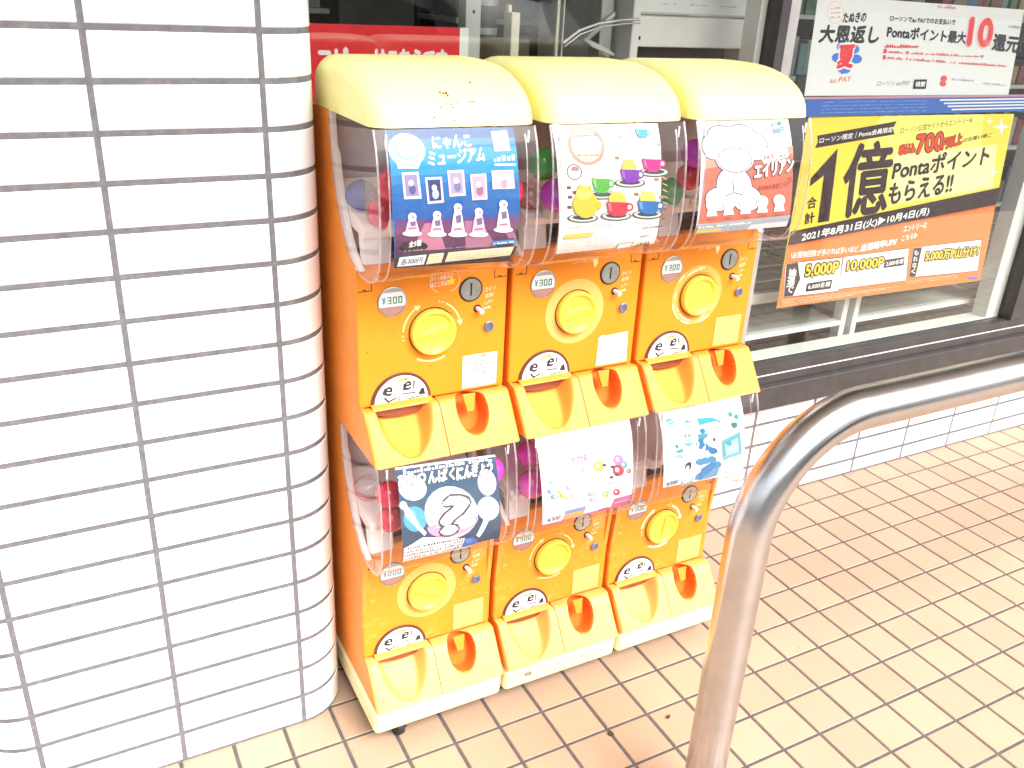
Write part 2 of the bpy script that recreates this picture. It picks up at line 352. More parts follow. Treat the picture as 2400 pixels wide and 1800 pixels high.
('T', '3FB8C8', '全5種',(11004, 12074),(11261, 12095),(10999, 12146), 0.02, None, 0.06),
('T', '3FB8C8', '300円',(11033, 11945),(11325, 11969),(11021, 12047), 0.02, None, 0.06),
('P','FDF6F4',[(10723,11576),(10752,11697),(11329,11759),(11429,11577),(11353,11497),(10842,11448)]),
('M','E8A8A0',(10827,11518),(11340,11553),(10803,11628),80,0.8),
('T', 'FFFFFF', 'エイリアン',(10641, 11190),(11562, 11292),(10624, 11444), 0.05, '6A5A5A', 0.12),
('T', 'B83A30', 'してま',(11376, 11074),(11563, 11093),(11360, 11174), 0.0, None, 0.06),
('T', 'B83A30', 'おすわりまぎこって',(10753, 10972),(11505, 11010),(10748, 11065), 0.02, None, 0.06),
('C','FDF8F6',(9719,10778),(9854,10769),(9700,10883)),
('P','FDF8F6',[(9632,10576),(9649,10741),(9805,10731),(9883,10572)]),
('M','C85A48',(9679,10508),(9867,10506),(9674,10536),82,0.9),
('C','FDF8F6',(10105,10776),(10244,10767),(10085,10882)),
('P','FDF8F6',[(10019,10571),(10034,10738),(10193,10728),(10275,10568)]),
('M','C85A48',(10067,10503),(10259,10501),(10062,10532),83,0.9),
('C','FDF8F6',(10500,10773),(10641,10765),(10478,10881)),
('P','FDF8F6',[(10413,10567),(10427,10736),(10590,10725),(10676,10563)]),
('M','C85A48',(10464,10498),(10660,10495),(10458,10527),84,0.9),
('C','FDF8F6',(10903,10771),(11048,10762),(10880,10880)),
('P','FDF8F6',[(10817,10562),(10830,10733),(10996,10723),(11085,10559)]),
('M','C85A48',(10869,10492),(11070,10490),(10863,10522),85,0.9),
('C','FDF8F6',(11316,10769),(11464,10760),(11291,10879)),
('P','FDF8F6',[(11230,10558),(11241,10730),(11412,10720),(11504,10554)]),
('M','C85A48',(11284,10487),(11489,10485),(11277,10517),86,0.9),
('P','B8C8CC',[(9481,10439),(11681,10463),(11668,10235),(9458,10266)]),
('P','FFE45A',[(9465,10328),(10049,10328),(10053,10271),(9467,10277)]),
('M','FFFFFF',(9511,10369),(10737,10375),(9504,10409),90,0.8),
('M','8A9A9E',(10126,10305),(10603,10304),(10120,10334),91,0.7),
('P','F4E4E0',[(10744,10339),(11662,10346),(11667,10241),(10688,10251)])]),
'mystery': dict(corners=[(3831, 6533), (5735, 6402), (5869, 4647), (3904, 4673)], bg='3E6688', items=[
('P','2E5070',[(3897,5423),(5838,5158),(5864,4648),(3915,4724)]),
('P','F4F6F8',[(3831,6542),(5734,6419),(5738,6383),(3830,6507)]),
('C','EEF2F4',(4109,6144),(4367,6082),(4109,6381)),
('C','EAF0F2',(5542,5934),(5728,5890),(5531,6195)),
('C','DDE8EC',(5570,5398),(5796,5341),(5560,5655)),
('C','5CC4DC',(4131,5538),(4350,5481),(4130,5794)),
('C','8AE0EC',(4046,5642),(4141,5617),(4046,5758)),
('P','F6F0EE',[(3879,5938),(3962,5894),(4109,5625),(4217,5386),(4348,5208),(4305,5147),(4174,5326),(3961,5640)]),
('C','F8F0EC',(3920,5859),(3987,5842),(3920,5941)),
('P','E8EEF0',[(5554,5499),(5671,5470),(5634,5235),(5484,4903),(5417,4795),(5345,4865),(5453,5109)]),
('C','F4F4F4',(5598,5440),(5688,5417),(5594,5543)),
('C','C8E4F0',(4833,5488),(5361,5353),(4822,6028)),
('C','F6F8FA',(4833,5483),(5329,5357),(4823,5990)),
('P','F4B8DC',[(5366,5267),(5356,5199),(5319,5135),(5259,5079),(5179,5035),(5082,5003),(4974,4986),(4861,4984),(4748,4998),(4642,5026),(4546,5068),(4467,5120),(4408,5180),(4371,5245),(4358,5313)]),
('C','FAD8EC',(4854,5351),(5322,5229),(4849,5572)),
('C','F8F4F8',(4853,5375),(5286,5263),(4849,5562)),
('P','A878B8',[(4402,5412),(5341,5374),(5338,5392),(4399,5429)]),
('P','A878B8',[(4403,5304),(5345,5264),(5341,5282),(4400,5322)]),
('T', 'FFFFFF', '?',(4613, 5100),(5086, 5058),(4690, 5807), 0.06, '5A5A64', 0.12),
('T', 'F4F4F4', 'ひみつ',(3855, 6188),(4352, 6171),(3865, 6410), 0.05, '6A747C', 0.1),
('T', 'F4F4F4', 'んばく',(4405, 6165),(4903, 6141),(4416, 6378), 0.05, '6A747C', 0.1),
('T', 'F4F4F4', 'にんぎょう',(4948, 6107),(5644, 6123),(4964, 6357), 0.05, '6A747C', 0.1),
('M','F4F4F4',(3963,6414),(5589,6346),(3964,6499),95,0.95),
('P','ECECEC',[(4067,5044),(4261,5135),(4481,5075),(5114,4878),(5062,4656),(3915,4699),(3910,4992)]),
('M','6A6A72',(3938,4948),(5103,4861),(3938,5010),96,0.9),
('M','C88088',(3937,4868),(5082,4793),(3938,4931),97,0.9),
('M','7A7A82',(3937,4788),(5061,4724),(3937,4851),98,0.9),
('M','B87880',(3937,4708),(5039,4655),(3937,4771),99,0.9),
('P','4A7AE0',[(5103,4856),(5252,4865),(5395,4751),(5352,4650),(5062,4656)]),
('C','6A9AF0',(5197,4781),(5267,4762),(5195,4841)),
('P','F4ECD0',[(3909,4713),(5259,4638),(5256,4609),(3906,4672)])]),
'pastel': dict(corners=[(6574, 6617), (8695, 6599), (8860, 4647), (6786, 4640)], bg='F7F2F5', items=[
('P','F48AC0',[(6770,4703),(8859,4709),(8860,4647),(6780,4636)]),
('P','F07AB8',[(8406,4911),(8852,4918),(8860,4647),(8357,4658)]),
('P','E86AA8',[(8097,4685),(8328,4687),(8314,4726),(8084,4723)]),
('M','FFFFFF',(8452,4779),(8812,4782),(8449,4810),100,0.8),
('P','FFFFFF',[(6823,4923),(7250,4917),(7217,4674),(6811,4692)]),
('T', '6A4A5A', '¥300',(6874, 4729),(7163, 4733),(6886, 4843), 0.03, None, 0.06),
('P','9AB4F0',[(7265,4913),(7737,4912),(7731,4825),(7257,4827)]),
('P','FFD868',[(7257,4827),(7731,4825),(7710,4666),(7234,4685)]),
('M','F4A0B0',(7294,4743),(7694,4736),(7291,4774),101,0.8),
('T', 'E0A0DC', 'カプセル',(7339, 5908),(7691, 5921),(7331, 6069), 0.03, None, 0.06),
('M','F0A8DC',(7530,5716),(7705,5719),(7522,5803),102,0.9),
('C','F4E060',(7952,5750),(8074,5723),(7940,5866)),
('C','FFFFFF',(7927,5767),(7969,5757),(7922,5813)),
('C','F0F0F4',(8179,5584),(8310,5554),(8166,5708)),
('C','FFFFFF',(8152,5602),(8197,5592),(8147,5652)),
('C','E83A50',(8424,5564),(8563,5532),(8409,5695)),
('C','FFFFFF',(8395,5583),(8443,5572),(8389,5635)),
('C','D8A0E4',(8413,5792),(8532,5766),(8400,5904)),
('C','FFFFFF',(8388,5808),(8430,5799),(8383,5853)),
('C','FBE8F0',(8203,5780),(8296,5760),(8193,5868)),
('C','FFFFFF',(8183,5793),(8216,5786),(8180,5828)),
('C','7AC8E4',(8551,5661),(8639,5641),(8541,5744)),
('C','FFFFFF',(8532,5673),(8563,5666),(8528,5706)),
('C','E05A68',(8678,5501),(8735,5488),(8671,5555)),
('C','FFFFFF',(8665,5509),(8685,5504),(8663,5531)),
('C','E05060',(8435,5069),(8517,5049),(8426,5148)),
('C','FFFFFF',(8417,5081),(8446,5074),(8414,5113)),
('C','F4E060',(8172,5087),(8247,5069),(8164,5160)),
('C','FFFFFF',(8156,5098),(8183,5092),(8153,5127)),
('C','4A4A6A',(8086,5749),(8129,5739),(8083,5778)),
('C','4A4A6A',(8274,5678),(8318,5669),(8271,5708)),
('C','4A4A6A',(8388,5478),(8432,5468),(8385,5508)),
('C','4A4A6A',(8270,5447),(8314,5437),(8267,5477)),
('C','A8DCE8',(6906,5647),(6975,5631),(6903,5692)),
('C','FFFFFF',(6923,5648),(6949,5642),(6921,5669)),
('C','C8E4F0',(7017,5677),(7086,5661),(7013,5723)),
('C','FFFFFF',(7033,5679),(7059,5673),(7032,5699)),
('C','6ABCC8',(6878,5456),(6947,5439),(6874,5502)),
('C','FFFFFF',(6895,5457),(6921,5451),(6893,5477)),
('C','F4E48A',(7095,5404),(7165,5387),(7091,5450)),
('C','FFFFFF',(7112,5405),(7138,5399),(7110,5426)),
('C','FFD84A',(7161,5302),(7231,5285),(7157,5349)),
('C','FFFFFF',(7178,5304),(7204,5297),(7176,5324)),
('C','E0B8E8',(7293,5442),(7364,5426),(7289,5489)),
('C','FFFFFF',(7310,5444),(7337,5438),(7309,5465)),
('C','D8C8F0',(7397,5245),(7469,5227),(7393,5292)),
('C','FFFFFF',(7414,5246),(7441,5240),(7413,5267)),
('C','F0B8DC',(7817,5173),(7890,5155),(7812,5221)),
('C','FFFFFF',(7835,5174),(7862,5168),(7832,5195)),
('C','FFF0B0',(7283,5214),(7355,5197),(7279,5262)),
('C','FFFFFF',(7301,5216),(7327,5210),(7299,5237)),
('C','E8C0E0',(7859,5045),(7933,5027),(7855,5093)),
('C','FFFFFF',(7877,5046),(7905,5040),(7875,5068)),
('C','7AC8B0',(6959,5322),(7028,5305),(6955,5369)),
('C','FFFFFF',(6976,5324),(7002,5317),(6974,5344)),
('M','E8B0C0',(8448,6521),(8634,6527),(8444,6561),103,0.9),
('M','E8B0C0',(8510,6383),(8692,6384),(8507,6412),104,0.9),
('M','E0C0E4',(8195,5303),(8717,5300),(8190,5345),105,0.8),
('M','E8D0E0',(7254,6237),(7890,6215),(7251,6277),106,0.7),
('M','E4C8DC',(6891,5080),(7648,5067),(6890,5103),107,0.5),
('M','E4C8DC',(6896,5021),(7654,5007),(6894,5044),108,0.5)]),
'cyan': dict(corners=[(9389, 6645), (11503, 6616), (11810, 4734), (9621, 4877)], bg='F8FAFA', items=[
('T', '58C8C8', 'サイズ',(9985, 6497),(10337, 6504),(9982, 6598), 0.03, None, 0.06),
('P','B8F0F4',[(9500,6497),(10408,6485),(10403,6498),(9495,6509)]),
('C','46CFE0',(9666,6336),(9771,6316),(9655,6407)),
('P','F8FAFA',[(9567,6316),(9765,6341),(9753,6365),(9556,6340)]),
('P','F8FAFA',[(9593,6267),(9782,6288),(9773,6306),(9584,6285)]),
('P','46CFE0',[(10019,6245),(10026,6301),(10090,6313),(10151,6277),(10170,6221),(10116,6249),(10066,6259)]),
('P','46CFE0',[(10339,6300),(10714,6258),(10936,6156),(10698,6158),(10399,6142)]),
('P','58D0C8',[(10865,6170),(10972,6143),(10964,6097),(10891,6120)]),
('C','36A4DC',(10489,6005),(10565,5990),(10478,6067)),
('C','36A4DC',(10510,5882),(10587,5866),(10499,5944)),
('C','36A4DC',(10456,5803),(10533,5787),(10446,5865)),
('C','36A4DC',(10507,5702),(10584,5686),(10496,5764)),
('P','4ABCDC',[(10363,5956),(10636,5931),(10635,5841),(10396,5860)]),
('P','2A8ED4',[(10418,5630),(10451,5834),(10538,5816),(10526,5592)]),
('P','36A4DC',[(10604,5530),(10601,5743),(10688,5634),(10913,5526),(10949,5427),(10796,5413),(10669,5547)]),
('C','2A8ED4',(10814,5501),(10936,5475),(10801,5577)),
('P','3A9A9A',[(10020,6016),(10060,6008),(10065,5936),(10038,5941)]),
('P','3A9A9A',[(10119,6011),(10160,6003),(10165,5930),(10138,5936)]),
('C','7ADCE4',(10131,5816),(10234,5794),(10118,5896)),
('C','F8FAFA',(10128,5834),(10203,5819),(10123,5865)),
('C','7ADCE4',(10129,5825),(10177,5815),(10127,5840)),
('P','40B8B0',[(9780,5793),(9852,5852),(9903,5738)]),
('P','40C8D0',[(9811,5698),(10004,5717),(10017,5639),(9885,5637)]),
('C','A8ECF0',(9931,5552),(10047,5527),(9925,5596)),
('P','58C89A',[(10316,5742),(10340,5797),(10388,5712)]),
('P','68D4E4',[(11022,5687),(11507,5803),(11635,5250),(11129,5202)]),
('P','C8F2F8',[(11127,5589),(11462,5674),(11550,5315),(11203,5280)]),
('C','46CFE0',(11232,5589),(11312,5572),(11220,5653)),
('P','98E4F0',[(11111,5299),(11615,5348),(11635,5250),(11129,5202)]),
('C','48C8C0',(11213,6238),(11270,6228),(11202,6294)),
('C','48C8C0',(11312,5994),(11370,5983),(11301,6050)),
('C','48C8C0',(11384,6161),(11442,6150),(11373,6217)),
('P','2AA0A8',[(11233,6039),(11390,6039),(11427,5941),(11330,5899)]),
('P','3A4A5A',[(10115,5331),(10192,5375),(10264,5344),(10275,5235),(10242,5165),(10222,5292),(10155,5292),(10120,5192)]),
('C','5A6A7A',(10813,5760),(10848,5753),(10805,5804)),
('C','50B0E8',(10506,5306),(10627,5280),(10492,5389)),
('C','50B0E8',(10643,5308),(10764,5281),(10628,5391)),
('C','50B0E8',(10816,5301),(10938,5274),(10801,5384)),
('C','50B0E8',(10983,5140),(11107,5113),(10968,5224)),
('P','48A0E4',[(10547,4863),(10569,5139),(10827,5237),(10983,5140),(10740,4944),(10621,4830)]),
('P','7AC4F0',[(10654,4838),(10892,5067),(11068,5059),(11036,4845)]),
('P','5AB0EC',[(10440,4888),(10454,5009),(10550,5050),(10547,4863)]),
('T', '5A9AB8', '¥300',(9683, 4903),(9981, 4907),(9685, 5007), 0.03, None, 0.06),
('P','88C4DC',[(10076,4941),(10377,4958),(10375,4825),(10087,4808)]),
('P','F0F8FC',[(10112,4926),(10346,4941),(10344,4847),(10111,4824)]),
('M','6AA8C8',(10137,4834),(10337,4849),(10128,4892),110,0.9),
('M','B0ECF0',(9576,6186),(9720,6187),(9573,6204),111,0.8),
('M','B0ECF0',(9583,6138),(9728,6139),(9580,6156),112,0.8),
('M','B0ECF0',(9590,6090),(9735,6091),(9588,6108),113,0.8),
('M','B0ECF0',(9597,6042),(9742,6042),(9595,6060),114,0.8),
('M','A8DCE8',(11068,5059),(11636,5060),(11063,5085),120,0.5),
('M','A8DCE8',(11083,4977),(11653,4977),(11078,5003),121,0.5),
('M','A8DCE8',(11098,4895),(11669,4894),(11093,4921),122,0.5),
('C','E05A50',(10171,4763),(10186,4760),(10169,4776)),
('C','E05A50',(10229,4765),(10243,4762),(10227,4778)),
('C','E05A50',(10289,4768),(10303,4765),(10287,4781))]),
}
# ------------------------------------------------------------------ helpers
def tag(o, label=None, cat=None, group=None, kind=None):
    if label: o['label'] = label
    if cat: o['category'] = cat
    if group: o['group'] = group
    if kind: o['kind'] = kind
    return o

def empty(name, loc, label, cat, group=None):
    o = bpy.data.objects.new(name, None); COL.objects.link(o); o.location = loc
    o.empty_display_size = .05
    return tag(o, label, cat, group)

class MB:
    """collects faces; build() links them as one mesh object"""
    def __init__(s, off=(0, 0, 0)): s.v = []; s.f = []; s.m = []; s.c = []; s.off = Vector(off)
    def poly(s, pts, m=0, col=None):
        b = len(s.v); s.v += [tuple(p) for p in pts]; s.f.append(tuple(range(b, b + len(pts)))); s.m.append(m); s.c.append(col)
    def mesh(s, vs, fs, m=0, col=None):
        b = len(s.v); s.v += [tuple(p) for p in vs]
        for f in fs: s.f.append(tuple(b + i for i in f)); s.m.append(m); s.c.append(col)
    def box(s, x0, x1, y0, y1, z0, z1, m=0):
        s.mesh([(x0, y0, z0), (x1, y0, z0), (x1, y1, z0), (x0, y1, z0), (x0, y0, z1), (x1, y0, z1), (x1, y1, z1), (x0, y1, z1)],
               [(0, 3, 2, 1), (4, 5, 6, 7), (0, 1, 5, 4), (1, 2, 6, 5), (2, 3, 7, 6), (3, 0, 4, 7)], m)
    def extr_x(s, prof, x0, x1, m=0, x0b=None, x1b=None):
        """closed (y,z) outline swept along x"""
        n = len(prof)
        vs = [(x0, y, z) for y, z in prof] + [(x1, y, z) for y, z in prof]
        s.mesh(vs, [tuple(range(n)), tuple(range(2 * n - 1, n - 1, -1))] + [(i, i + n, (i + 1) % n + n, (i + 1) % n) for i in range(n)], m)
    def extr_y(s, prof, y0, y1, m=0):
        n = len(prof)
        vs = [(x, y0, z) for x, z in prof] + [(x, y1, z) for x, z in prof]
        s.mesh(vs, [tuple(range(n)), tuple(range(2 * n - 1, n - 1, -1))] + [(i, i + n, (i + 1) % n + n, (i + 1) % n) for i in range(n)], m)
    def disc(s, cx, cz, prof, n=40, m=0, sx=1.0, sz=1.0):
        """lathe about a -y axis: prof is a list of (radius, y)"""
        b = len(s.v); k = len(prof)
        for r, y in prof:
            for i in range(n):
                a = 2 * math.pi * i / n; s.v.append((cx + r * sx * math.cos(a), y, cz + r * sz * math.sin(a)))
        for j in range(k - 1):
            for i in range(n):
                i2 = (i + 1) % n; s.f.append((b + j * n + i, b + (j + 1) * n + i, b + (j + 1) * n + i2, b + j * n + i2)); s.m.append(m); s.c.append(None)
        for j in (0, k - 1):
            if prof[j][0] > 1e-5:
                s.f.append(tuple(b + j * n + i for i in range(n))); s.m.append(m); s.c.append(None)
    def tube(s, path, r, n=12, m=0, caps=True):
        pts = [Vector(p) for p in path]; b = len(s.v)
        up = None
        for i, p in enumerate(pts):
            d = (pts[min(i + 1, len(pts) - 1)] - pts[max(i - 1, 0)]).normalized()
            if up is None:
                up = d.orthogonal().normalized()
            up = (up - d * up.dot(d)).normalized(); w = d.cross(up)
            rr = r(i) if callable(r) else r
            for k in range(n):
                a = 2 * math.pi * k / n; s.v.append(tuple(p + (up * math.cos(a) + w * math.sin(a)) * rr))
        for i in range(len(pts) - 1):
            for k in range(n):
                k2 = (k + 1) % n; s.f.append((b + i * n + k, b + i * n + k2, b + (i + 1) * n + k2, b + (i + 1) * n + k)); s.m.append(m); s.c.append(None)
        if caps:
            s.f.append(tuple(b + k for k in range(n))[::-1]); s.m.append(m); s.c.append(None)
            s.f.append(tuple(b + (len(pts) - 1) * n + k for k in range(n))); s.m.append(m); s.c.append(None)
    def ball(s, c, r, m0=0, m1=0, n=20, k=12, tilt=0):
        b = len(s.v); T = Matrix.Rotation(tilt, 3, 'X') @ Matrix.Rotation(tilt * .7, 3, 'Y')
        for j in range(k + 1):
            t = math.pi * j / k
            for i in range(n):
                a = 2 * math.pi * i / n
                s.v.append(tuple(Vector(c) + T @ Vector((math.sin(t) * math.cos(a), math.sin(t) * math.sin(a), math.cos(t))) * r))
        for j in range(k):
            for i in range(n):
                i2 = (i + 1) % n; s.f.append((b + j * n + i, b + (j + 1) * n + i, b + (j + 1) * n + i2, b + j * n + i2)); s.m.append(m0 if j < k // 2 else m1); s.c.append(None)
    def build(s, name, mats, parent=None, bevel=0, seg=2, smooth=35, doubles=True, fix=True):
        me = bpy.data.meshes.new(name)
        o = s.off
        me.from_pydata([(v[0] - o.x, v[1] - o.y, v[2] - o.z) for v in s.v], [], s.f)
        if not isinstance(mats, (list, tuple)): mats = [mats]
        for m in mats: me.materials.append(m)
        me.polygons.foreach_set('material_index', s.m)
        if any(c is not None for c in s.c):
            at = me.color_attributes.new('Col', 'FLOAT_COLOR', 'CORNER'); buf = []
            for p, c in zip(me.polygons, s.c):
                buf += list((c or (1, 1, 1)) + (1,)) * p.loop_total
            at.data.foreach_set('color', buf)
        if fix:
            bm = bmesh.new(); bm.from_mesh(me)
            if doubles: bmesh.ops.remove_doubles(bm, verts=bm.verts, dist=1e-5)
            bmesh.ops.recalc_face_normals(bm, faces=bm.faces)
            bm.to_mesh(me); bm.free()
        if smooth:
            me.polygons.foreach_set('use_smooth', [True] * len(me.polygons))
            me.set_sharp_from_angle(angle=R(smooth))
        ob = bpy.data.objects.new(name, me); COL.objects.link(ob)
        if parent: ob.parent = parent
        if bevel:
            md = ob.modifiers.new('bevel', 'BEVEL'); md.width = bevel; md.segments = seg; md.limit_method = 'ANGLE'; md.angle_limit = R(40); md.harden_normals = True
        return ob

# ------------------------------------------------------------------ materials
def lin(h):
    return tuple(((int(h[i:i + 2], 16) / 255 + .055) / 1.055) ** 2.4 for i in (0, 2, 4))

class NT:
    def __init__(s, name):
        s.m = bpy.data.materials.new(name); s.m.use_nodes = True; s.t = s.m.node_tree
        s.b = s.t.nodes['Principled BSDF']; s.out = s.t.nodes['Material Output']
    def n(s, typ, **kw):
        nd = s.t.nodes.new('ShaderNode' + typ)
        for k, v in kw.items():
            if k[0] == 'i' and k[1:].isdigit(): nd.inputs[int(k[1:])].default_value = v
            else: setattr(nd, k, v)
        return nd
    def l(s, a, b): s.t.links.new(a, b)
    def coord(s): return s.n('TexCoord').outputs['Object']
    def noise(s, scale, detail=4, rough=.6, vec=None):
        nd = s.n('TexNoise'); nd.inputs['Scale'].default_value = scale; nd.inputs['Detail'].default_value = detail; nd.inputs['Roughness'].default_value = rough
        s.l(vec or s.coord(), nd.inputs['Vector']); return nd.outputs[0]
    def ramp(s, fac, stops):
        r = s.n('ValToRGB'); e = r.color_ramp.elements
        while len(e) < len(stops): e.new(.5)
        for el, (p, c) in zip(e, stops): el.position = p; el.color = (c if len(c) == 4 else tuple(c) + (1,)) if isinstance(c, tuple) else (c, c, c, 1)
        s.l(fac, r.inputs[0]); return r.outputs[0]
    def math(s, op, a, b=None, clamp=False):
        nd = s.n('Math', operation=op); nd.use_clamp = clamp
        for i, x in enumerate((a, b)):
            if x is None: continue
            if isinstance(x, (int, float)): nd.inputs[i].default_value = x
            else: s.l(x, nd.inputs[i])
        return nd.outputs[0]
    def mix(s, fac, a, b):
        nd = s.n('Mix', data_type='RGBA')
        for sock, x in ((nd.inputs[0], fac), (nd.inputs[6], a), (nd.inputs[7], b)):
            if isinstance(x, (int, float)): sock.default_value = x
            elif isinstance(x, tuple): sock.default_value = x if len(x) == 4 else x + (1,)
            else: s.l(x, sock)
        return nd.outputs[2]
    def bump(s, h, strength=.2, dist=.002):
        b = s.n('Bump'); b.inputs['Strength'].default_value = strength; b.inputs['Distance'].default_value = dist
        s.l(h, b.inputs['Height']); s.l(b.outputs[0], s.b.inputs['Normal'])
    def set(s, col=None, rough=.5, metal=0, spec=None, coat=0):
        if col is not None:
            if isinstance(col, tuple): s.b.inputs['Base Color'].default_value = col if len(col) == 4 else col + (1,)
            else: s.l(col, s.b.inputs['Base Color'])
        if isinstance(rough, (int, float)): s.b.inputs['Roughness'].default_value = rough
        else: s.l(rough, s.b.inputs['Roughness'])
        s.b.inputs['Metallic'].default_value = metal
        if spec is not None: s.b.inputs['Specular IOR Level'].default_value = spec
        if coat: s.b.inputs['Coat Weight'].default_value = coat; s.b.inputs['Coat Roughness'].default_value = .1
        return s.m

def plastic(name, c, dark, rough=.38, spots=0.0, pale=(.9, .75, .5), grime=.12, spec=.4):
    """moulded plastic: slight mottling, grime, optional pale wear spatter"""
    k = NT(name)
    mott = k.ramp(k.noise(9, 5), [(.35, c), (.7, tuple(x * .93 for x in c))])
    d = k.ramp(k.noise(38, 6, .7), [(.60, 0.0), (.74, 1.0)])
    d2 = k.math('MULTIPLY', d, k.ramp(k.noise(4, 2), [(.42, 0.0), (.62, 1.0)]))
    col = k.mix(k.math('MULTIPLY', d2, grime), mott, dark)
    if spots:
        s = k.ramp(k.noise(85, 2, .5), [(.665, 0.0), (.70, 1.0)])
        s2 = k.ramp(k.noise(22, 4, .6), [(.60, 0.0), (.68, 1.0)])
        s = k.math('MULTIPLY', k.math('MAXIMUM', s, k.math('MULTIPLY', s2, .7)), spots)
        col = k.mix(s, col, pale)
    fine = k.ramp(k.noise(150, 2, .5), [(.79, 0.0), (.82, 1.0)])
    col = k.mix(k.math('MULTIPLY', fine, .6), col, dark)
    r = k.ramp(k.noise(30, 4), [(.3, rough - .06), (.7, rough + .1)])
    k.bump(k.noise(300, 2), .05, .0005)
    return k.set(col, r, spec=spec)

def simple(name, c, rough=.5, metal=0, var=.12, scale=25, bump=0):
    k = NT(name)
    col = k.ramp(k.noise(scale, 4), [(.3, c), (.7, tuple(x * (1 - var) for x in c))])
    if bump: k.bump(k.noise(scale * 4, 3), bump, .001)
    return k.set(col, rough, metal)

def clear(name, tint, gloss=.05, f0=.05, rim=.75, rough=.03, haze=0.0, hcol=(.8, .78, .8)):
    """thin clear sheet: see-through, mirror-like at grazing angles, a little milky"""
    k = NT(name); k.t.nodes.remove(k.b)
    tr = k.n('BsdfTransparent'); tr.inputs[0].default_value = tint + (1,)
    gl = k.n('BsdfGlossy'); gl.inputs['Roughness'].default_value = rough; gl.inputs[0].default_value = (1, 1, 1, 1)
    lw = k.n('LayerWeight'); lw.inputs[0].default_value = .5
    f = k.math('ADD', k.math('MULTIPLY', k.math('POWER', lw.outputs['Facing'], 4.0), rim), f0, True)
    mx = k.n('MixShader'); k.l(f, mx.inputs[0]); k.l(tr.outputs[0], mx.inputs[1]); k.l(gl.outputs[0], mx.inputs[2])
    out = mx.outputs[0]
    if haze:
        df = k.n('BsdfDiffuse'); df.inputs[0].default_value = hcol + (1,)
        h = k.ramp(k.noise(18, 6, .7), [(.45, haze * .4), (.75, haze * 1.8)])
        m2 = k.n('MixShader'); k.l(h, m2.inputs[0]); k.l(out, m2.inputs[1]); k.l(df.outputs[0], m2.inputs[2]); out = m2.outputs[0]
    k.l(out, k.out.inputs[0]); return k.m

def tile_material(name, c, var, rough, speck=None):
    k = NT(name)
    geo = k.n('NewGeometry')
    rnd = geo.outputs['Random Per Island']
    col = k.ramp(rnd, [(0.0, tuple(x * (1 - var) for x in c)), (1.0, c)])
    if speck:
        s = k.ramp(k.noise(420, 3, .7), [(.52, 0.0), (.72, 1.0)])
        col = k.mix(k.math('MULTIPLY', s, .55), col, speck)
        st = k.ramp(k.noise(3.2, 5, .7), [(.5, 0.0), (.75, 1.0)])
        col = k.mix(k.math('MULTIPLY', st, .35), col, tuple(x * .72 for x in c))
        dk = k.ramp(k.noise(65, 2, .5), [(.74, 0.0), (.77, 1.0)])
        col = k.mix(k.math('MULTIPLY', dk, .5), col, (.09, .06, .045))
        k.bump(k.noise(500, 3), .25, .0006)
    else:
        k.bump(k.noise(14, 2), .06, .002)
    return k.set(col, rough)

M = {}
M['orange'] = plastic('orange_plastic', (.84, .255, .017), (.30, .09, .02), .36)
M['orange_worn'] = plastic('sun_worn_orange_plastic', (.83, .265, .022), (.28, .09, .02), .42, .32, (.95, .55, .22), .2)
M['side'] = plastic('side_orange_plastic', (.87, .30, .045), (.35, .11, .03), .4, grime=.3)
M['hollow'] = simple('hollow_orange_plastic', (.80, .16, .01), .85)  # tray plastic coloured darker for the shade and wear inside the coin hollow
M['door'] = simple('brown_outlet_door', (.26, .075, .035), .2, var=.3)
M['tray'] = plastic('tray_orange_plastic', (.87, .32, .055), (.35, .14, .04), .42, spec=.3)
M['tray_worn'] = plastic('worn_tray_plastic', (.88, .42, .12), (.35, .14, .04), .38, .3, (.95, .7, .35))
M['orange_pale'] = plastic('faded_orange_plastic', (.84, .27, .03), (.35, .14, .04), .4)
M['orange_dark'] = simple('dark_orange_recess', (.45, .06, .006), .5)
M['yellow'] = plastic('yellow_plastic', (.90, .86, .36), (.22, .13, .04), .34, grime=.3)
M['knob'] = plastic('knob_yellow_plastic', (.90, .60, .07), (.5, .3, .05), .22, grime=.05)
M['base'] = plastic('base_yellow_plastic', (.90, .80, .46), (.25, .17, .08), .4, grime=.25)
M['brown'] = simple('brown_rim_plastic', (.10, .035, .025), .35)
M['white'] = simple('white_plastic', (.78, .76, .74), .4, var=.06)
M['inner'] = simple('white_inner_housing', (.84, .80, .78), .45, var=.1)
M['greyin'] = simple('grey_hopper_wall', (.42, .31, .33), .45, var=.2)
M['steel'] = simple('coin_slot_metal', (.42, .44, .40), .35, .7, .25, 60)
M['black'] = simple('black_rubber', (.015, .015, .016), .5)
M['dark'] = simple('dark_gap', (.02, .012, .01), .6)
M['lockblue'] = simple('lock_core_metal', (.20, .22, .30), .35, .6)
M['green'] = simple('green_digit_print', (.02, .28, .12), .5, var=.02)
M['teal'] = simple('teal_digit_print', (.03, .20, .28), .5, var=.02)
M['winlow'] = simple('price_window_shade', (.34, .20, .18), .25, var=.15)
M['cover'] = clear('clear_acrylic_cover', (.96, .94, .945), f0=.022, rim=.6, rough=.06, haze=.015)
M['coveredge'] = clear('acrylic_edge_bead', (.88, .86, .87), f0=.16, rim=.6, rough=.12, haze=.22, hcol=(.9, .88, .88))
M['glass'] = clear('window_glass', (.93, .95, .94), f0=.035, rim=.8, rough=.01)
k = NT('printed_paper'); at = k.n('VertexColor', layer_name='Col'); M['print'] = k.set(k.mix(k.math('MULTIPLY', k.noise(60, 3), .10), at.outputs[0], (.5, .5, .5)), .7, spec=.08)
M['tile'] = tile_material('glazed_white_tile', (.84, .83, .83), .05, .14)
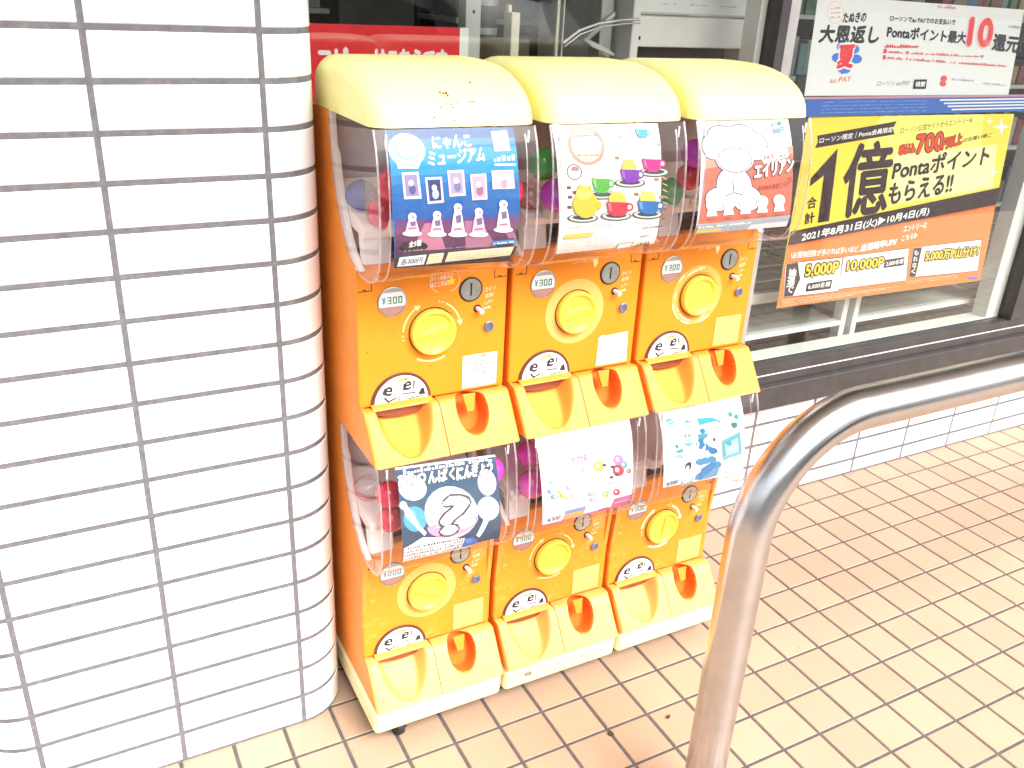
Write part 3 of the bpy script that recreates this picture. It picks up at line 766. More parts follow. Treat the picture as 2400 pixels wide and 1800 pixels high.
k = NT('grey_grout'); M['grout'] = k.set(k.ramp(k.noise(55, 6, .75), [(.3, (.10, .099, .108)), (.55, (.15, .149, .16)), (.72, (.22, .218, .23))]), .85); 
M['paver'] = tile_material('clay_floor_tile', (.45, .303, .212), .12, .42, (.33, .205, .13))
k = NT('floor_grout'); M['fgrout'] = k.set(k.ramp(k.noise(40, 6, .7), [(.3, (.065, .056, .058)), (.7, (.115, .10, .102))]), .9)
k = NT('asphalt'); k.bump(k.noise(120, 4), .5, .01); M['asphalt'] = k.set(k.ramp(k.noise(60, 6), [(.3, (.045, .045, .048)), (.7, (.075, .075, .078))]), .85)
# brushed stainless with long fine streaks
k = NT('brushed_stainless')
M['stainless'] = k.set(k.ramp(k.noise(7, 5, .7), [(.35, (.57, .575, .58)), (.7, (.46, .46, .465))]), k.ramp(k.noise(5, 2, .5), [(.3, .23), (.7, .28)]), 1.0)
k = NT('dark_aluminium'); M['alu'] = k.set(k.ramp(k.noise(16, 5), [(.3, (.055, .052, .053)), (.7, (.08, .075, .075))]), .42, .35)
k = NT('light_aluminium'); M['alul'] = k.set(k.ramp(k.noise(16, 5), [(.3, (.42, .41, .40)), (.7, (.52, .51, .50))]), .38, .5)
M['shelf'] = simple('white_shelf_steel', (.80, .80, .77), .4, var=.05)
M['shelfg'] = simple('grey_green_shelf_panel', (.50, .51, .46), .5, var=.12)
M['shopfloor'] = simple('shop_floor_vinyl', (.27, .22, .18), .3, var=.4, scale=6)
M['shopdark'] = simple('dim_shop_fittings', (.13, .12, .10), .5, var=.5, scale=5)
M['shopwall'] = simple('shop_wall_paint', (.45, .44, .40), .6)
M['plaster'] = simple('white_render', (.72, .72, .70), .7)
def paint(name, c, rough=.5): return simple(name, c, rough, var=.08)
for nm, c in (('cap_blue', (.10, .16, .42)), ('cap_red', (.62, .03, .07)), ('cap_green', (.06, .45, .10)), ('cap_purple', (.48, .05, .75)), ('cap_magenta', (.72, .06, .48)), ('cap_pink', (.70, .22, .25))):
    M[nm] = simple(nm + '_plastic', c, .12, var=.1)
for nm in ('cap_green', 'cap_purple', 'cap_magenta', 'cap_red'): M[nm].node_tree.nodes['Principled BSDF'].inputs['Subsurface Weight'].default_value = 0
M['cap_clear'] = clear('capsule_clear_half', (.9, .88, .9), f0=.12, rim=.6, rough=.05, haze=.25)

# ------------------------------------------------------------------ flat print (posters, cards, stickers)
_glyph = {}
def glyphs(t):
    if t not in _glyph:
        cu = bpy.data.curves.new('t', 'FONT'); cu.body = t; cu.resolution_u = 3; cu.fill_mode = 'FRONT'
        ob = bpy.data.objects.new('t', cu); COL.objects.link(ob)
        dg = bpy.context.evaluated_depsgraph_get(); dg.update()
        me = bpy.data.meshes.new_from_object(ob.evaluated_get(dg))
        vs = [(v.co.x, v.co.y) for v in me.vertices]; fs = [tuple(p.vertices) for p in me.polygons]
        x0 = min(v[0] for v in vs); x1 = max(v[0] for v in vs); y0 = min(v[1] for v in vs); y1 = max(v[1] for v in vs)
        w, h = max(x1 - x0, 1e-6), max(y1 - y0, 1e-6)
        _glyph[t] = ([((a - x0) / w, (b - y0) / h) for a, b in vs], fs, w, h)
        bpy.data.objects.remove(ob); bpy.data.curves.remove(cu); bpy.data.meshes.remove(me)
    return _glyph[t]

def clip(pts, z0, z1):
    def half(P, f):
        o = []
        for i, p in enumerate(P):
            q = P[(i + 1) % len(P)]; a, b = f(p), f(q)
            if a >= 0: o.append(p)
            if (a >= 0) != (b >= 0):
                t = a / (a - b); o.append((p[0] + (q[0] - p[0]) * t, p[1] + (q[1] - p[1]) * t))
        return o
    P = half(pts, lambda p: p[1] - z0)
    return half(P, lambda p: z1 - p[1]) if len(P) > 2 else []

INK = .80
from mathutils.geometry import tessellate_polygon
class Print:
    """flat or gently curved printed sheet: every item is a thin layer of colour a fraction of a millimetre above the last"""
    def __init__(s, surf, step=.00003, cut=0, ink=.55): s.ink = ink; s.white = INK; s.surf = surf; s.mb = MB(); s.k = 0; s.step = step; s.cut = cut
    def col(s, c):
        if not isinstance(c, str): return c
        l = lin(c); t = min(1, max(0, (min(l) - .45) / .4)); k_ = s.ink + (s.white - s.ink) * t
        return tuple(x * k_ for x in l)
    def poly(s, pts, c, lay=None):
        if lay is None: s.k += 1
        c = s.col(c); d = s.k * s.step
        if s.cut:
            k0, k1 = math.floor(min(p[1] for p in pts) / s.cut), math.floor(max(p[1] for p in pts) / s.cut); n = k1 - k0 + 1
            if n == 1: s.mb.poly([s.surf(x, z, d) for x, z in pts], 0, c); return
            for tri in tessellate_polygon([[Vector((p[0], p[1], 0)) for p in pts]]):
                T3 = [pts[j] for j in tri]
                for i in range(n):
                    q = clip(T3, (k0 + i) * s.cut, (k0 + i + 1) * s.cut)
                    if len(q) > 2: s.mb.poly([s.surf(x, z, d) for x, z in q], 0, c)
        else: s.mb.poly([s.surf(x, z, d) for x, z in pts], 0, c)
    def ring(s, c, cx, cz, r, a0=0, a1=360, w=.002, n=24):
        s.k += 1
        for i in range(n):
            t0, t1 = R(a0 + (a1 - a0) * i / n), R(a0 + (a1 - a0) * (i + 1) / n)
            s.poly([(cx + (r + e) * math.cos(t), cz + (r + e) * math.sin(t)) for t, e in ((t0, -w / 2), (t1, -w / 2), (t1, w / 2), (t0, w / 2))], c, 1)
    def ell(s, c, ce, px, pz, n=22):
        ax = (px[0] - ce[0], px[1] - ce[1]); bx = (pz[0] - ce[0], pz[1] - ce[1])
        s.poly([(ce[0] + ax[0] * math.cos(t) + bx[0] * math.sin(t), ce[1] + ax[1] * math.cos(t) + bx[1] * math.sin(t)) for t in [2 * math.pi * i / n for i in range(n)]], c)
    def text(s, c, t, a, b, u, bold=0, out=None, ow=.06):
        vs, fs, _, _ = glyphs(t); X = (b[0] - a[0], b[1] - a[1]); Z = (u[0] - a[0], u[1] - a[1]); hh = math.hypot(*Z); ll = math.hypot(*X)
        def put(cc, sh):
            for dx, dz in sh:
                s.k += .34; d = s.k * s.step + (.00018 if s.cut else 0)
                s.mb.mesh([s.surf(a[0] + X[0] * p + Z[0] * q + dx * hh, a[1] + X[1] * p + Z[1] * q + dz * hh, d) for p, q in vs], fs, 0, s.col(cc))
        s.k += 1
        if out: put(out, [(ow * math.cos(i * math.pi / 4), ow * math.sin(i * math.pi / 4)) for i in range(8)])
        s.k += 1
        put(c, [(0, 0)] + ([(-bold, 0), (bold, 0), (0, -bold), (0, bold)] if bold else []))
    def marks(s, c, p, q, h, seed, fill):
        rn = random.Random(seed); l = math.hypot(q[0] - p[0], q[1] - p[1]); H = (h[0] - p[0], h[1] - p[1]); hh = math.hypot(*H); t = 0; s.k += 1
        while t < l:
            w = hh * rn.uniform(.5, 1)
            if rn.random() < fill:
                a, b = t / l, min(1, (t + w * .7) / l); e = rn.uniform(.35, .9)
                A = (p[0] + (q[0] - p[0]) * a, p[1] + (q[1] - p[1]) * a); B = (p[0] + (q[0] - p[0]) * b, p[1] + (q[1] - p[1]) * b)
                s.poly([A, B, (B[0] + H[0] * e, B[1] + H[1] * e), (A[0] + H[0] * e, A[1] + H[1] * e)], c, 1)
            t += w
    def art(s, A, dx=0.0):
        f = lambda p: (p[0] / 1e4 + dx, p[1] / 1e4)
        for it in A['items']:
            if it[0] == 'P': s.poly([f(p) for p in it[2]], it[1])
            elif it[0] == 'C': s.ell(it[1], f(it[2]), f(it[3]), f(it[4]))
            elif it[0] == 'M': s.marks(it[1], f(it[2]), f(it[3]), f(it[4]), it[5], it[6])
            else: s.text(it[1], it[2], f(it[3]), f(it[4]), f(it[5]), it[6], it[7], it[8])
    def build(s, name, parent=None, off=(0, 0, 0)):
        s.mb.off = Vector(off)
        return s.mb.build(name, M['print'], parent, smooth=0, fix=False)

# ------------------------------------------------------------------ pavement and ground
P = .07045; T = .236; G = .10147; FX, FY = 1.81655, .32316
def pavement():
    """100 mm clay tiles, each a slightly raised slab over the grout bed, in one mesh"""
    b = MB(); e = .0032; h = .0022
    b.box(-3.5, 9.0, -2.3, .36, -.12, 0.0 - h, 1)
    rn = random.Random(4)
    for i in range(int((-3.4 - FX) / G), int((8.9 - FX) / G)):
        for j in range(0, 25):
            x, y = FX + i * G, FY - j * G
            if not (-3.45 < x < 8.9): continue
            if (y - G < -2.0 or x > 5.5 or x < -1.6): st = 0
            z = rn.uniform(-.0003, .0003); x0, x1, y0, y1 = x + e, x + G - e, y - G + e, y - e; c = .0012
            vs = [(x0, y0, -h - .0002), (x1, y0, -h - .0002), (x1, y1, -h - .0002), (x0, y1, -h - .0002), (x0 + c, y0 + c, z), (x1 - c, y0 + c, z), (x1 - c, y1 - c, z), (x0 + c, y1 - c, z)]
            b.mesh(vs, [(4, 5, 6, 7), (0, 1, 5, 4), (1, 2, 6, 5), (2, 3, 7, 6), (3, 0, 4, 7)], 0)
    o = b.build('pavement', [M['paver'], M['fgrout']], smooth=0, doubles=False)
    tag(o, kind='structure')
pavement()
g = MB(); g.poly([(-250, -250, -.122), (250, -250, -.122), (250, 250, -.122), (-250, 250, -.122)]); tag(g.build('ground', M['asphalt'], smooth=0), kind='structure')

# ------------------------------------------------------------------ tiled pillar
def tile_run(b, path, z0, z1, first, joints, gap=.0090, dep=.0014, m=0):
    """rows of glazed tiles along a plan path [(x,y,nx,ny,s)], split at arc lengths 'joints'"""
    def at(s):
        for a, c in zip(path, path[1:]):
            if a[4] <= s <= c[4] + 1e-9:
                t = (s - a[4]) / max(c[4] - a[4], 1e-9); return [a[i] + (c[i] - a[i]) * t for i in range(4)]
        return list(path[-1][:4])
    rn = random.Random(7)
    zs = [z0] + [z for z in (first + i * P for i in range(80)) if z < z1 - .01] + [z1]
    for za, zb in zip(zs, zs[1:]):
        a_, b_ = za + (gap / 2 if za > z0 + 1e-6 else .006), zb - gap / 2
        for s0, s1 in zip(joints, joints[1:]):
            s0 += gap / 2; s1 -= gap / 2
            cuts = [s0, s0 + .0015] + sorted({p[4] for p in path if s0 + .004 < p[4] < s1 - .004}) + [s1 - .0015, s1]
            j = rn.uniform(-.0003, .0003); rings = []
            for n, s_ in enumerate(cuts):
                x, y, nx, ny = at(s_); d = 0 if n in (0, len(cuts) - 1) else dep + j
                rings.append([(x + nx * d0, y + ny * d0, z) for z, d0 in ((a_, 0), (a_ + .0015, d), (b_ - .0015, d), (b_, 0))])
            vs = [p for r_ in rings for p in r_]; fs = []
            for n in range(len(rings) - 1):
                for q in range(3): fs.append((n * 4 + q, (n + 1) * 4 + q, (n + 1) * 4 + q + 1, n * 4 + q + 1))
            b.mesh(vs, fs, m)

def pillar():
    X1, RAD, XC = .333, .094, .239
    pts = []
    def add(x, y, nx, ny):
        s = 0 if not pts else pts[-1][4] + math.hypot(x - pts[-1][0], y - pts[-1][1]); pts.append((x, y, nx, ny, s))
    add(-X1, .62, -1, 0); add(-X1, RAD, -1, 0)
    for i in range(1, 9):
        a = R(180 + 90 * i / 8); add(-XC + RAD * math.cos(a), RAD + RAD * math.sin(a), math.cos(a), math.sin(a))
    for x in (-.1, .1): add(x, 0, 0, -1)
    for i in range(0, 9):
        a = R(270 + 90 * i / 8); add(XC + RAD * math.cos(a), RAD + RAD * math.sin(a), math.cos(a), math.sin(a))
    add(X1, .62, 1, 0)
    total = pts[-1][4]; s0 = next(p[4] for p in pts if p[0] == -.1) + .1      # arc length at x = 0
    js = [0, s0 - 2 * T - .155 + .0, s0 - T, s0, s0 + T, s0 + T + .236, total]
    b = MB()
    zt = 2.748
    vs = []; n = len(pts)
    for z in (-.05, zt):
        vs += [(p[0] - p[2] * .0, p[1] - p[3] * .0, z) for p in pts]
    b.mesh(vs, [(i, i + 1, n + i + 1, n + i) for i in range(n - 1)] + [tuple(range(n))[::-1], tuple(range(n, 2 * n)), (0, n, 2 * n - 1, n - 1)], 1)
    tile_run(b, pts, 0.0, zt, .07116, [0, s0 - 2 * T, s0 - T, s0, s0 + T, s0 + 2 * T, total])
    o = b.build('tiled_pillar', [M['tile'], M['grout']], smooth=30, doubles=False, fix=True)
    tag(o, 'round-cornered pillar of glazed white tiles with grey grout, left of the orange machines', 'pillar')
pillar()

# ------------------------------------------------------------------ shop front: low wall, window, unseen canopy
D = .3077; WX, WZ = 2.3929, .05334
b = MB(); b.box(.335, 7.0, D, D + .18, -.05, .325, 1)
path = [(.34, D, 0, -1, 0), (7.0, D, 0, -1, 6.66)]
js = [0] + [s for s in ((WX + (i - 12) * T) - .34 for i in range(40)) if .02 < s < 6.6] + [6.66]
tile_run(b, path, 0, .322, WZ, js, gap=.0095)
tag(b.build('low_wall', [M['tile'], M['grout']], smooth=30, doubles=False), 'low white tiled wall under the dark window sill', 'wall')

win = empty('shop_window', (1.6, .34, 0), 'wide shop window with dark aluminium frame above the low tiled wall', 'window')
wo = (1.6, .34, 0)
b = MB(wo); b.extr_x([(.283, .327), (.283, .398), (.292, .402), (.40, .404), (.40, .326)], .337, 7.0); b.build('sill', M['alu'], win, .002)
b = MB(wo); b.extr_x([(.300, .404), (.300, .4285), (.3035, .4285), (.3035, .4315), (.306, .4315), (.306, .458), (.312, .4605), (.345, .4605), (.345, .404)], .337, 7.0); b.build('bottom_rail', M['alu'], win, .0008)
b = MB(wo); b.extr_x([(.3012, .4287), (.3032, .4287), (.3032, .4313), (.3012, .4313)], .337, 7.0); b.build('rail_highlight', M['shelf'], win)  # white strip painted in as the highlight along the rail's step
b = MB(wo); b.box(.337, 7.0, .346, .405, .445, .4625); b.build('inner_sill', M['shelf'], win, .002)
for xa, xb, xc in ((1.503, 1.523, 1.585), (2.712, 2.778, 2.862)):
    b = MB(wo); b.box(xa - .0, xb, .345, .40, .4625, 2.5); b.build('inner_jamb', M['shelf'], win, .002)
    b = MB(wo); b.box(xb, xb + (xc - xb) * .47, .296, .37, .4607, 2.5); b.build('mullion', M['alu'], win, .002)
    b = MB(wo); b.box(xb + (xc - xb) * .47 + .001, xc, .299, .37, .4607, 2.5); b.build('mullion', M['alul'] if xc < 2 else M['alu'], win, .002)
b = MB(wo); b.box(4.2, 4.28, .296, .37, .4607, 2.5); b.build('mullion', M['alu'], win, .002)
b = MB(wo); b.box(.337, 7.0, .296, .39, 2.5, 2.58); b.build('top_rail', M['alu'], win, .002)
for x0, x1 in ((.337, 1.521), (1.586, 2.776), (2.863, 4.199), (4.281, 6.99)):
    b = MB(wo); b.box(x0, x1, .326, .330, .4608, 2.4995); b.build('pane', M['glass'], win)

b = MB(); b.box(-3.5, 7.0, .38, .62, 2.59, 3.3); b.box(-3.5, -.335, .38, .62, -.05, 2.59)
tag(b.build('upper_wall', M['plaster'], smooth=0), 'white rendered shop wall above the window', 'wall')
b = MB(); b.box(-3.5, 7.0, -1.3, .378, 2.75, 2.95)  # out of view; its reach is set to shade the hoods and near floor
tag(b.build('canopy', M['plaster'], smooth=0, bevel=.01), 'unseen white canopy roof over the shop front, sized to shade it', 'canopy')

# shop interior
b = MB(); b.poly([(-1, .49, -.04), (7, .49, -.04), (7, 6, -.04), (-1, 6, -.04)]); tag(b.build('shop_floor', M['shopfloor'], smooth=0), kind='structure')
b = MB(); b.poly([(-1, .63, 2.75), (7, .63, 2.75), (7, 6, 2.75), (-1, 6, 2.75)]); tag(b.build('ceiling', M['shopwall'], smooth=0), kind='structure')
b = MB(); b.box(-1, 7, 6, 6.1, -.04, 2.75); b.box(-1.1, -1, .63, 6, -.04, 2.75); b.box(7.001, 7.1, .63, 6, -.04, 2.75)
tag(b.build('inner_wall', M['shopwall'], smooth=0), kind='structure')
# ------------------------------------------------------------------ capsule machines
W = .279
UP = .562
def bez(ps, n):
    """Catmull-Rom through the points"""
    ps = [ps[0]] + list(ps) + [ps[-1]]; out = []
    for i in range(1, len(ps) - 2):
        for k in range(n):
            t = k / n; a, b_, c, d = ps[i - 1:i + 3]
            out.append(tuple(.5 * (2 * b_[j] + (c[j] - a[j]) * t + (2 * a[j] - 5 * b_[j] + 4 * c[j] - d[j]) * t * t + (3 * b_[j] - a[j] - 3 * c[j] + d[j]) * t ** 3) for j in (0, 1)))
    out.append(tuple(ps[-2])); return out
LOW = .006
FRONT = bez([(-.163, .6585), (-.177, .62), (-.1845, .57), (-.187, .52), (-.1845, .475), (-.173, .446), (-.152, .429), (-.122, .4215), (-.088, .4215)], 5)
BACK = bez([(-.074, .4235), (-.047, .44), (-.021, .463), (.004, .50), (.025, .545), (.037, .59), (.043, .63), (.044, .6585)], 4)
LIP = bez([(-.066, .1735), (-.088, .1762), (-.0985, .1695), (-.1225, .1355), (-.149, .096)], 5)
def front_y(z):
    """y of the clear cover's outside at unit height z (outer bulge)"""
    for (y0, z0), (y1, z1) in zip(FRONT, FRONT[1:]):
        if z1 <= z <= z0: return y0 + (y1 - y0) * (z0 - z) / max(z0 - z1, 1e-6)
    return FRONT[0][0] if z > FRONT[0][1] else -.122
def sm(a, b_, x):
    t = min(1, max(0, (x - a) / (b_ - a))); return t * t * (3 - 2 * t)

def tray_mesh(b, x0, x1, kind, dy, dz, nu=60, nv=60):
    if kind == 'hole': nu = nv = 150
    prof = LIP
    L = [0]
    for p, q in zip(prof, prof[1:]): L.append(L[-1] + math.hypot(q[0] - p[0], q[1] - p[1]))
    def S(v):
        s = v * L[-1]
        for i in range(len(prof) - 1):
            if s <= L[i + 1] + 1e-9:
                t = (s - L[i]) / (L[i + 1] - L[i]); return (prof[i][0] + (prof[i + 1][0] - prof[i][0]) * t, prof[i][1] + (prof[i + 1][1] - prof[i][1]) * t)
        return prof[-1]
    vs = []; hol = set()
    for j in range(nv + 1):
        v = j / nv; y, z = S(v)
        for i in range(nu + 1):
            u = i / nu; x = x0 + (x1 - x0) * u; d = 0; dn = 0
            if kind == 'scoop':
                hw = .0535 * math.sqrt(max(0, 1 - (v / .93) ** 2.3)); e = abs(x - (x0 + .0715)) / max(hw, 1e-4)
                d = .040 * (1 - sm(.62, 1.03, e)) * max(0, 1 - v / .95) ** .65; dn = d * .75
            else:
                e = math.hypot((x - (x0 + .0595)) / .031, (v - .40) / .40); d = .040 * (1 - sm(.90, 1.0, e)); dn = d * .3; hol.add((i, j)) if e < .965 else None
            # rounded outer edges of the moulding
            ed = 0
            if kind == 'scoop': ed = max(0, 1 - (x - x0) / .008)
            else: ed = max(0, 1 - (x1 - x) / .008)
            d += .004 * ed * ed
            vs.append((x, y + d + dy, z - dn + dz))
    fs = [(j * (nu + 1) + i, j * (nu + 1) + i + 1, (j + 1) * (nu + 1) + i + 1, (j + 1) * (nu + 1) + i) for j in range(nv) for i in range(nu)]
    n = len(vs)
    # side flanks and underside close the moulding against the cabinet
    back = []
    for j in range(nv + 1):
        y, z = S(j / nv); back += [(x0, -.052 + dy + .03, z + dz), (x1, -.052 + dy + .03, z + dz)]
    vs += back
    for j in range(nv):
        a, c = j * (nu + 1), (j + 1) * (nu + 1)
        fs.append((a, c, n + 2 * j + 2, n + 2 * j)); fs.append((a + nu, n + 2 * j + 1, n + 2 * j + 3, c + nu))
    last = nv * (nu + 1)
    fs.append(tuple(last + i for i in range(nu + 1)) + (n + 2 * nv + 1, n + 2 * nv))
    b.mesh(vs, fs)
    if hol:
        k0 = len(b.m) - len(fs)
        for j in range(nv):
            for i in range(nu):
                if (i, j) in hol: b.m[k0 + j * nu + i] = 1

def machine(x0, label, spec):
    root = empty('capsule_machine', (x0 + W / 2, .06, 0), label, 'capsule machine', 'stacked capsule machines in a row')
    off = (x0 + W / 2, .06, 0)
    nb = lambda: MB(off)
    X = lambda x: x0 + x
    # ---- base tray and casters
    b = nb(); n = 10; pr = [(-.129, .031), (-.1355, .088), (.245, .094), (.245, .031)]
    b.extr_x(pr, X(-.003), X(W + .001)); b.build('base', M['base'], root, .011, 4)
    b = nb(); b.box(X(.012), X(W - .012), -.112, .23, .024, .0305); b.build('base_underside', M['dark'], root)
    for cx in (.055, W - .055):
        for cy in ((-.108 if spec.get('cast') and cx < .1 else -.06), .20):
            b = nb()
            prof = [(.004, .0), (.017, .001), (.019, .004), (.019, .014), (.017, .017), (.004, .018)]
            for r, t in [(0, 0)]:
                vs = []; k_ = 20
                for r_, x_ in prof:
                    vs += [(X(cx) - .009 + x_, cy + r_ * math.cos(2 * math.pi * i / k_), .0195 + r_ * math.sin(2 * math.pi * i / k_)) for i in range(k_)]
                fs = [(j * k_ + i, j * k_ + (i + 1) % k_, (j + 1) * k_ + (i + 1) % k_, (j + 1) * k_ + i) for j in range(len(prof) - 1) for i in range(k_)] + [tuple(range(k_)), tuple(range((len(prof) - 1) * k_, len(prof) * k_))]
                b.mesh(vs, fs)
            b.box(X(cx) - .014, X(cx) - .010, cy - .010, cy + .012, .018, .03); b.box(X(cx) + .010, X(cx) + .014, cy - .010, cy + .012, .018, .03)
            b.build('caster', M['black'], root)
    # ---- cabinet: two side plates with the hopper openings cut out, plus back
    dl, du = .007, -.007
    side = [(.245, .0945), (.245, 1.2205)]
    side += [(y, z + UP) for y, z in reversed(BACK)]
    side += [(-.057 + du, .176 + UP), (-.085 + du, .173 + UP), (-.143 + du, .0985 + UP)]
    side += [(y, z + LOW * (1 if z < .65 else .2)) for y, z in reversed(BACK)]
    side += [(-.057 + dl, .176), (-.085 + dl, .173), (-.128, .0945)]
    b = nb(); b.extr_x(side, X(0), X(.010)); b.extr_x(side, X(W - .010), X(W)); b.build('cabinet', M['side'], root, .0012, 1)
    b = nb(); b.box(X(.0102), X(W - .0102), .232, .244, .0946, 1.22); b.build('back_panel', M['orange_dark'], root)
    # ---- hood
    hp = bez([(-.167, 1.2215), (-.160, 1.247), (-.140, 1.270), (-.105, 1.289), (-.06, 1.3), (-.01, 1.304), (.06, 1.304), (.10, 1.300), (.128, 1.283), (.133, 1.255), (.133, 1.2215)], 5)
    b = nb(); rings = []; ins = [(0, .050), (.002, .034), (.007, .021), (.0145, .009), (.024, .0025), (.036, 0)]
    xs = [(i_, d_) for i_, d_ in ins]
    cols = [(X(.0 + a), d_) for a, d_ in xs] + [(X(W - .002 - a), d_) for a, d_ in reversed(xs)]
    vs = []; nn = len(hp)
    for x, d_ in cols:
        for (y, z) in hp:
            fr = sm(.06, -.165, y) * .004 * (1 if x > X(W / 2) else 0)
            zz = 1.2215 + (z - 1.2215) * (1 - d_ * .9 / .09 * .55); yy = y + d_ * .55 * sm(.10, -.15, y) - d_ * .4 * sm(.05, .13, y)
            vs.append((x - fr, yy if z > 1.2216 else y + d_ * (.55 if y < 0 else -.4), zz))
    fs = [(i * nn + j, (i + 1) * nn + j, (i + 1) * nn + j + 1, i * nn + j + 1) for i in range(len(cols) - 1) for j in range(nn - 1)]
    fs += [tuple(range(nn)), tuple(range((len(cols) - 1) * nn, len(cols) * nn))]
    fs += [(i * nn, i * nn + nn - 1, (i + 1) * nn + nn - 1, (i + 1) * nn) for i in range(len(cols) - 1)]
    b.mesh(vs, fs); b.build('hood', M['yellow'], root, smooth=50)
    if spec.get('dirt'):
        def hs(x, z, d):
            for (ya, za), (yb, zb) in zip(hp, hp[1:]):
                if za <= z <= zb: return (X(x), ya + (yb - ya) * (z - za) / max(zb - za, 1e-6) - .0006 - d, z + .0004)
            return (X(x), -.16, z)
        p = Print(hs, .00003); rn = random.Random(6)
        for cx_, cz_, r_, n_ in ((.118, 1.266, .006, 9), (.130, 1.251, .016, 12), (.09, 1.26, .05, 8)):
            for i in range(n_):
                x, z = cx_ + rn.gauss(0, r_), cz_ + rn.gauss(0, r_ * .4)
                if .03 < x < .25 and 1.226 < z < 1.288:
                    w_ = rn.uniform(.0008, .0028); p.poly([(x + w_ * rn.uniform(.5, 1.2) * math.cos(a_), z + w_ * .6 * rn.uniform(.5, 1.2) * math.sin(a_)) for a_ in (0, 1, 2, 3, 4, 5.2)], rn.choice([(.14, .07, .015), (.24, .14, .03), (.10, .05, .015)]))
        p.build('hood_stain', root, off)['kind'] = 'stuff'
    # ---- the two stacked units
    for lv, (dz, dy) in enumerate(((UP, du), (0, dl))):
        S_ = spec['units'][lv]; om = M['orange_worn'] if lv else M['orange']
        y0 = -.068 + dy
        b = nb(); b.box(X(-.0008), X(W + .0008), y0, y0 + .022, .174 + dz, .4345 + dz); pn = b.build('front_panel', om, root, .005, 3)
        # corner latches, wear marks and printing on the panel
        pr = Print(lambda x, z, d, y0=y0: (X(x), y0 - .0004 - d, z + dz), .00002)
        mkp = lambda: Print(lambda x, z, d, y0=y0: (X(x), y0 - .0004 - d, z + dz0_), .00002)
        dz0_ = dz
        for sx in (.003, W - .027):
            pr = mkp(); pr.poly([(sx, .386), (sx + .024, .386), (sx + .024, .3875), (sx, .3875)], (.10, .03, .01)); 
            xx = sx + .0225 if sx < .1 else sx
            pr.poly([(xx, .386), (xx + .0015, .386), (xx + .0015, .404), (xx, .404)], (.10, .03, .01)); pr.poly([(sx + .008, .388), (sx + .014, .388), (sx + .014, .390), (sx + .008, .390)], (.05, .02, .01)); pr.build('corner_latch', root, off)
        pr = mkp(); kx, kz = .135, .302
        if S_['ring'] == 'disc': pr.ell((.88, .40, .10), (kx, kz), (kx + .064, kz), (kx, kz + .064), 48)
        if S_['ring'] == 'worn':
            pr.ring((.88, .36, .07), kx, kz, .056, 0, 360, .014, 48)
            rn = random.Random(3)
            for i in range(16): a = rn.uniform(0, 330); pr.ring((.93, .80, .62), kx, kz, rn.uniform(.052, .062), a, a + rn.uniform(8, 28), rn.uniform(.001, .003), 6)
        if S_['ring'] in ('arrows', 'arcs'):
            wc = (.93, .78, .55) if S_['ring'] == 'arcs' else (.90, .62, .30)
            wid = .005 if S_['ring'] == 'arcs' else .0028
            pr.ring((.88, .30, .03), kx, kz, .062, 0, 360, .0012, 48)
            for a0, a1 in ((125, 175), (15, 62)):
                pr.ring(wc, kx, kz, .054, a0, a1, wid, 12)
                ah = R(a0); pr.k += 1
                pr.poly([(kx + .048 * math.cos(ah), kz + .048 * math.sin(ah)), (kx + .060 * math.cos(ah), kz + .060 * math.sin(ah)), (kx + .054 * math.cos(ah - .2), kz + .054 * math.sin(ah - .2))], wc, 1)
            for a in (182, 190, 68, 75): pr.ring(wc, kx, kz, .054, a, a + 3, .003, 2)
            pr.ring(wc, kx, kz, .056, 240, 296, .006 if S_['ring'] == 'arcs' else .0035, 14)
        if len(pr.mb.f): pr.build('dial_marking', root, off)
        pr = mkp()
        # printed help beside the coin slot and above it
        if lv == 0:
            if S_.get('badge'):
                pr.ring((.95, .62, .35), .150, .3905, .0195, 100, 260, .0012, 10); pr.ring((.95, .62, .35), .166, .3905, .0195, -80, 80, .0012, 10)
                pr.text((.95, .80, .62), 'コインの投入口', (.131, .392), (.172, .394), (.131, .400), .03); pr.text((.95, .80, .62), 'はここだよ!', (.131, .381), (.165, .383), (.131, .389), .03)
                pr.poly([(.170 + (.0085 if i % 2 == 0 else .0038) * math.sin(i * math.pi / 5), .3885 + (.0085 if i % 2 == 0 else .0038) * math.cos(i * math.pi / 5)) for i in range(10)], (.95, .72, .02))
            else:
                pr.text((.95, .72, .5), 'コイン投入口', (.122, .395), (.165, .398), (.122, .402), .03); pr.poly([(.165, .402), (.177, .404), (.177, .392), (.171, .384), (.168, .392)], (.95, .70, .35))
        if len(pr.mb.f): pr.build('coin_lettering', root, off)
        pr = mkp(); pr.text((.93, .66, .42), 'コイン', (.234, .362), (.256, .364), (.234, .370), .02); pr.text((.93, .66, .42), '返却', (.235, .350), (.251, .352), (.235, .358), .02); pr.text((.93, .66, .42), 'レバー', (.235, .338), (.252, .340), (.235, .346), .02); pr.marks((.93, .66, .42), (.234, .330), (.248, .331), (.234, .336), 4, 1)
        pr.build('lever_lettering', root, off); pr = mkp()
        if S_.get('dots'):
            rn = random.Random(S_['dots'])
            for i in range(9):
                x, z = rn.uniform(.01, W - .01), rn.uniform(.19, .38); r = rn.uniform(.0006, .0014); pr.ell((.12, .04, .015), (x, z), (x + r, z), (x, z + r * 1.5), 8)
        if len(pr.mb.f): pr.build('dirt_specks', root, off)['kind'] = 'stuff'
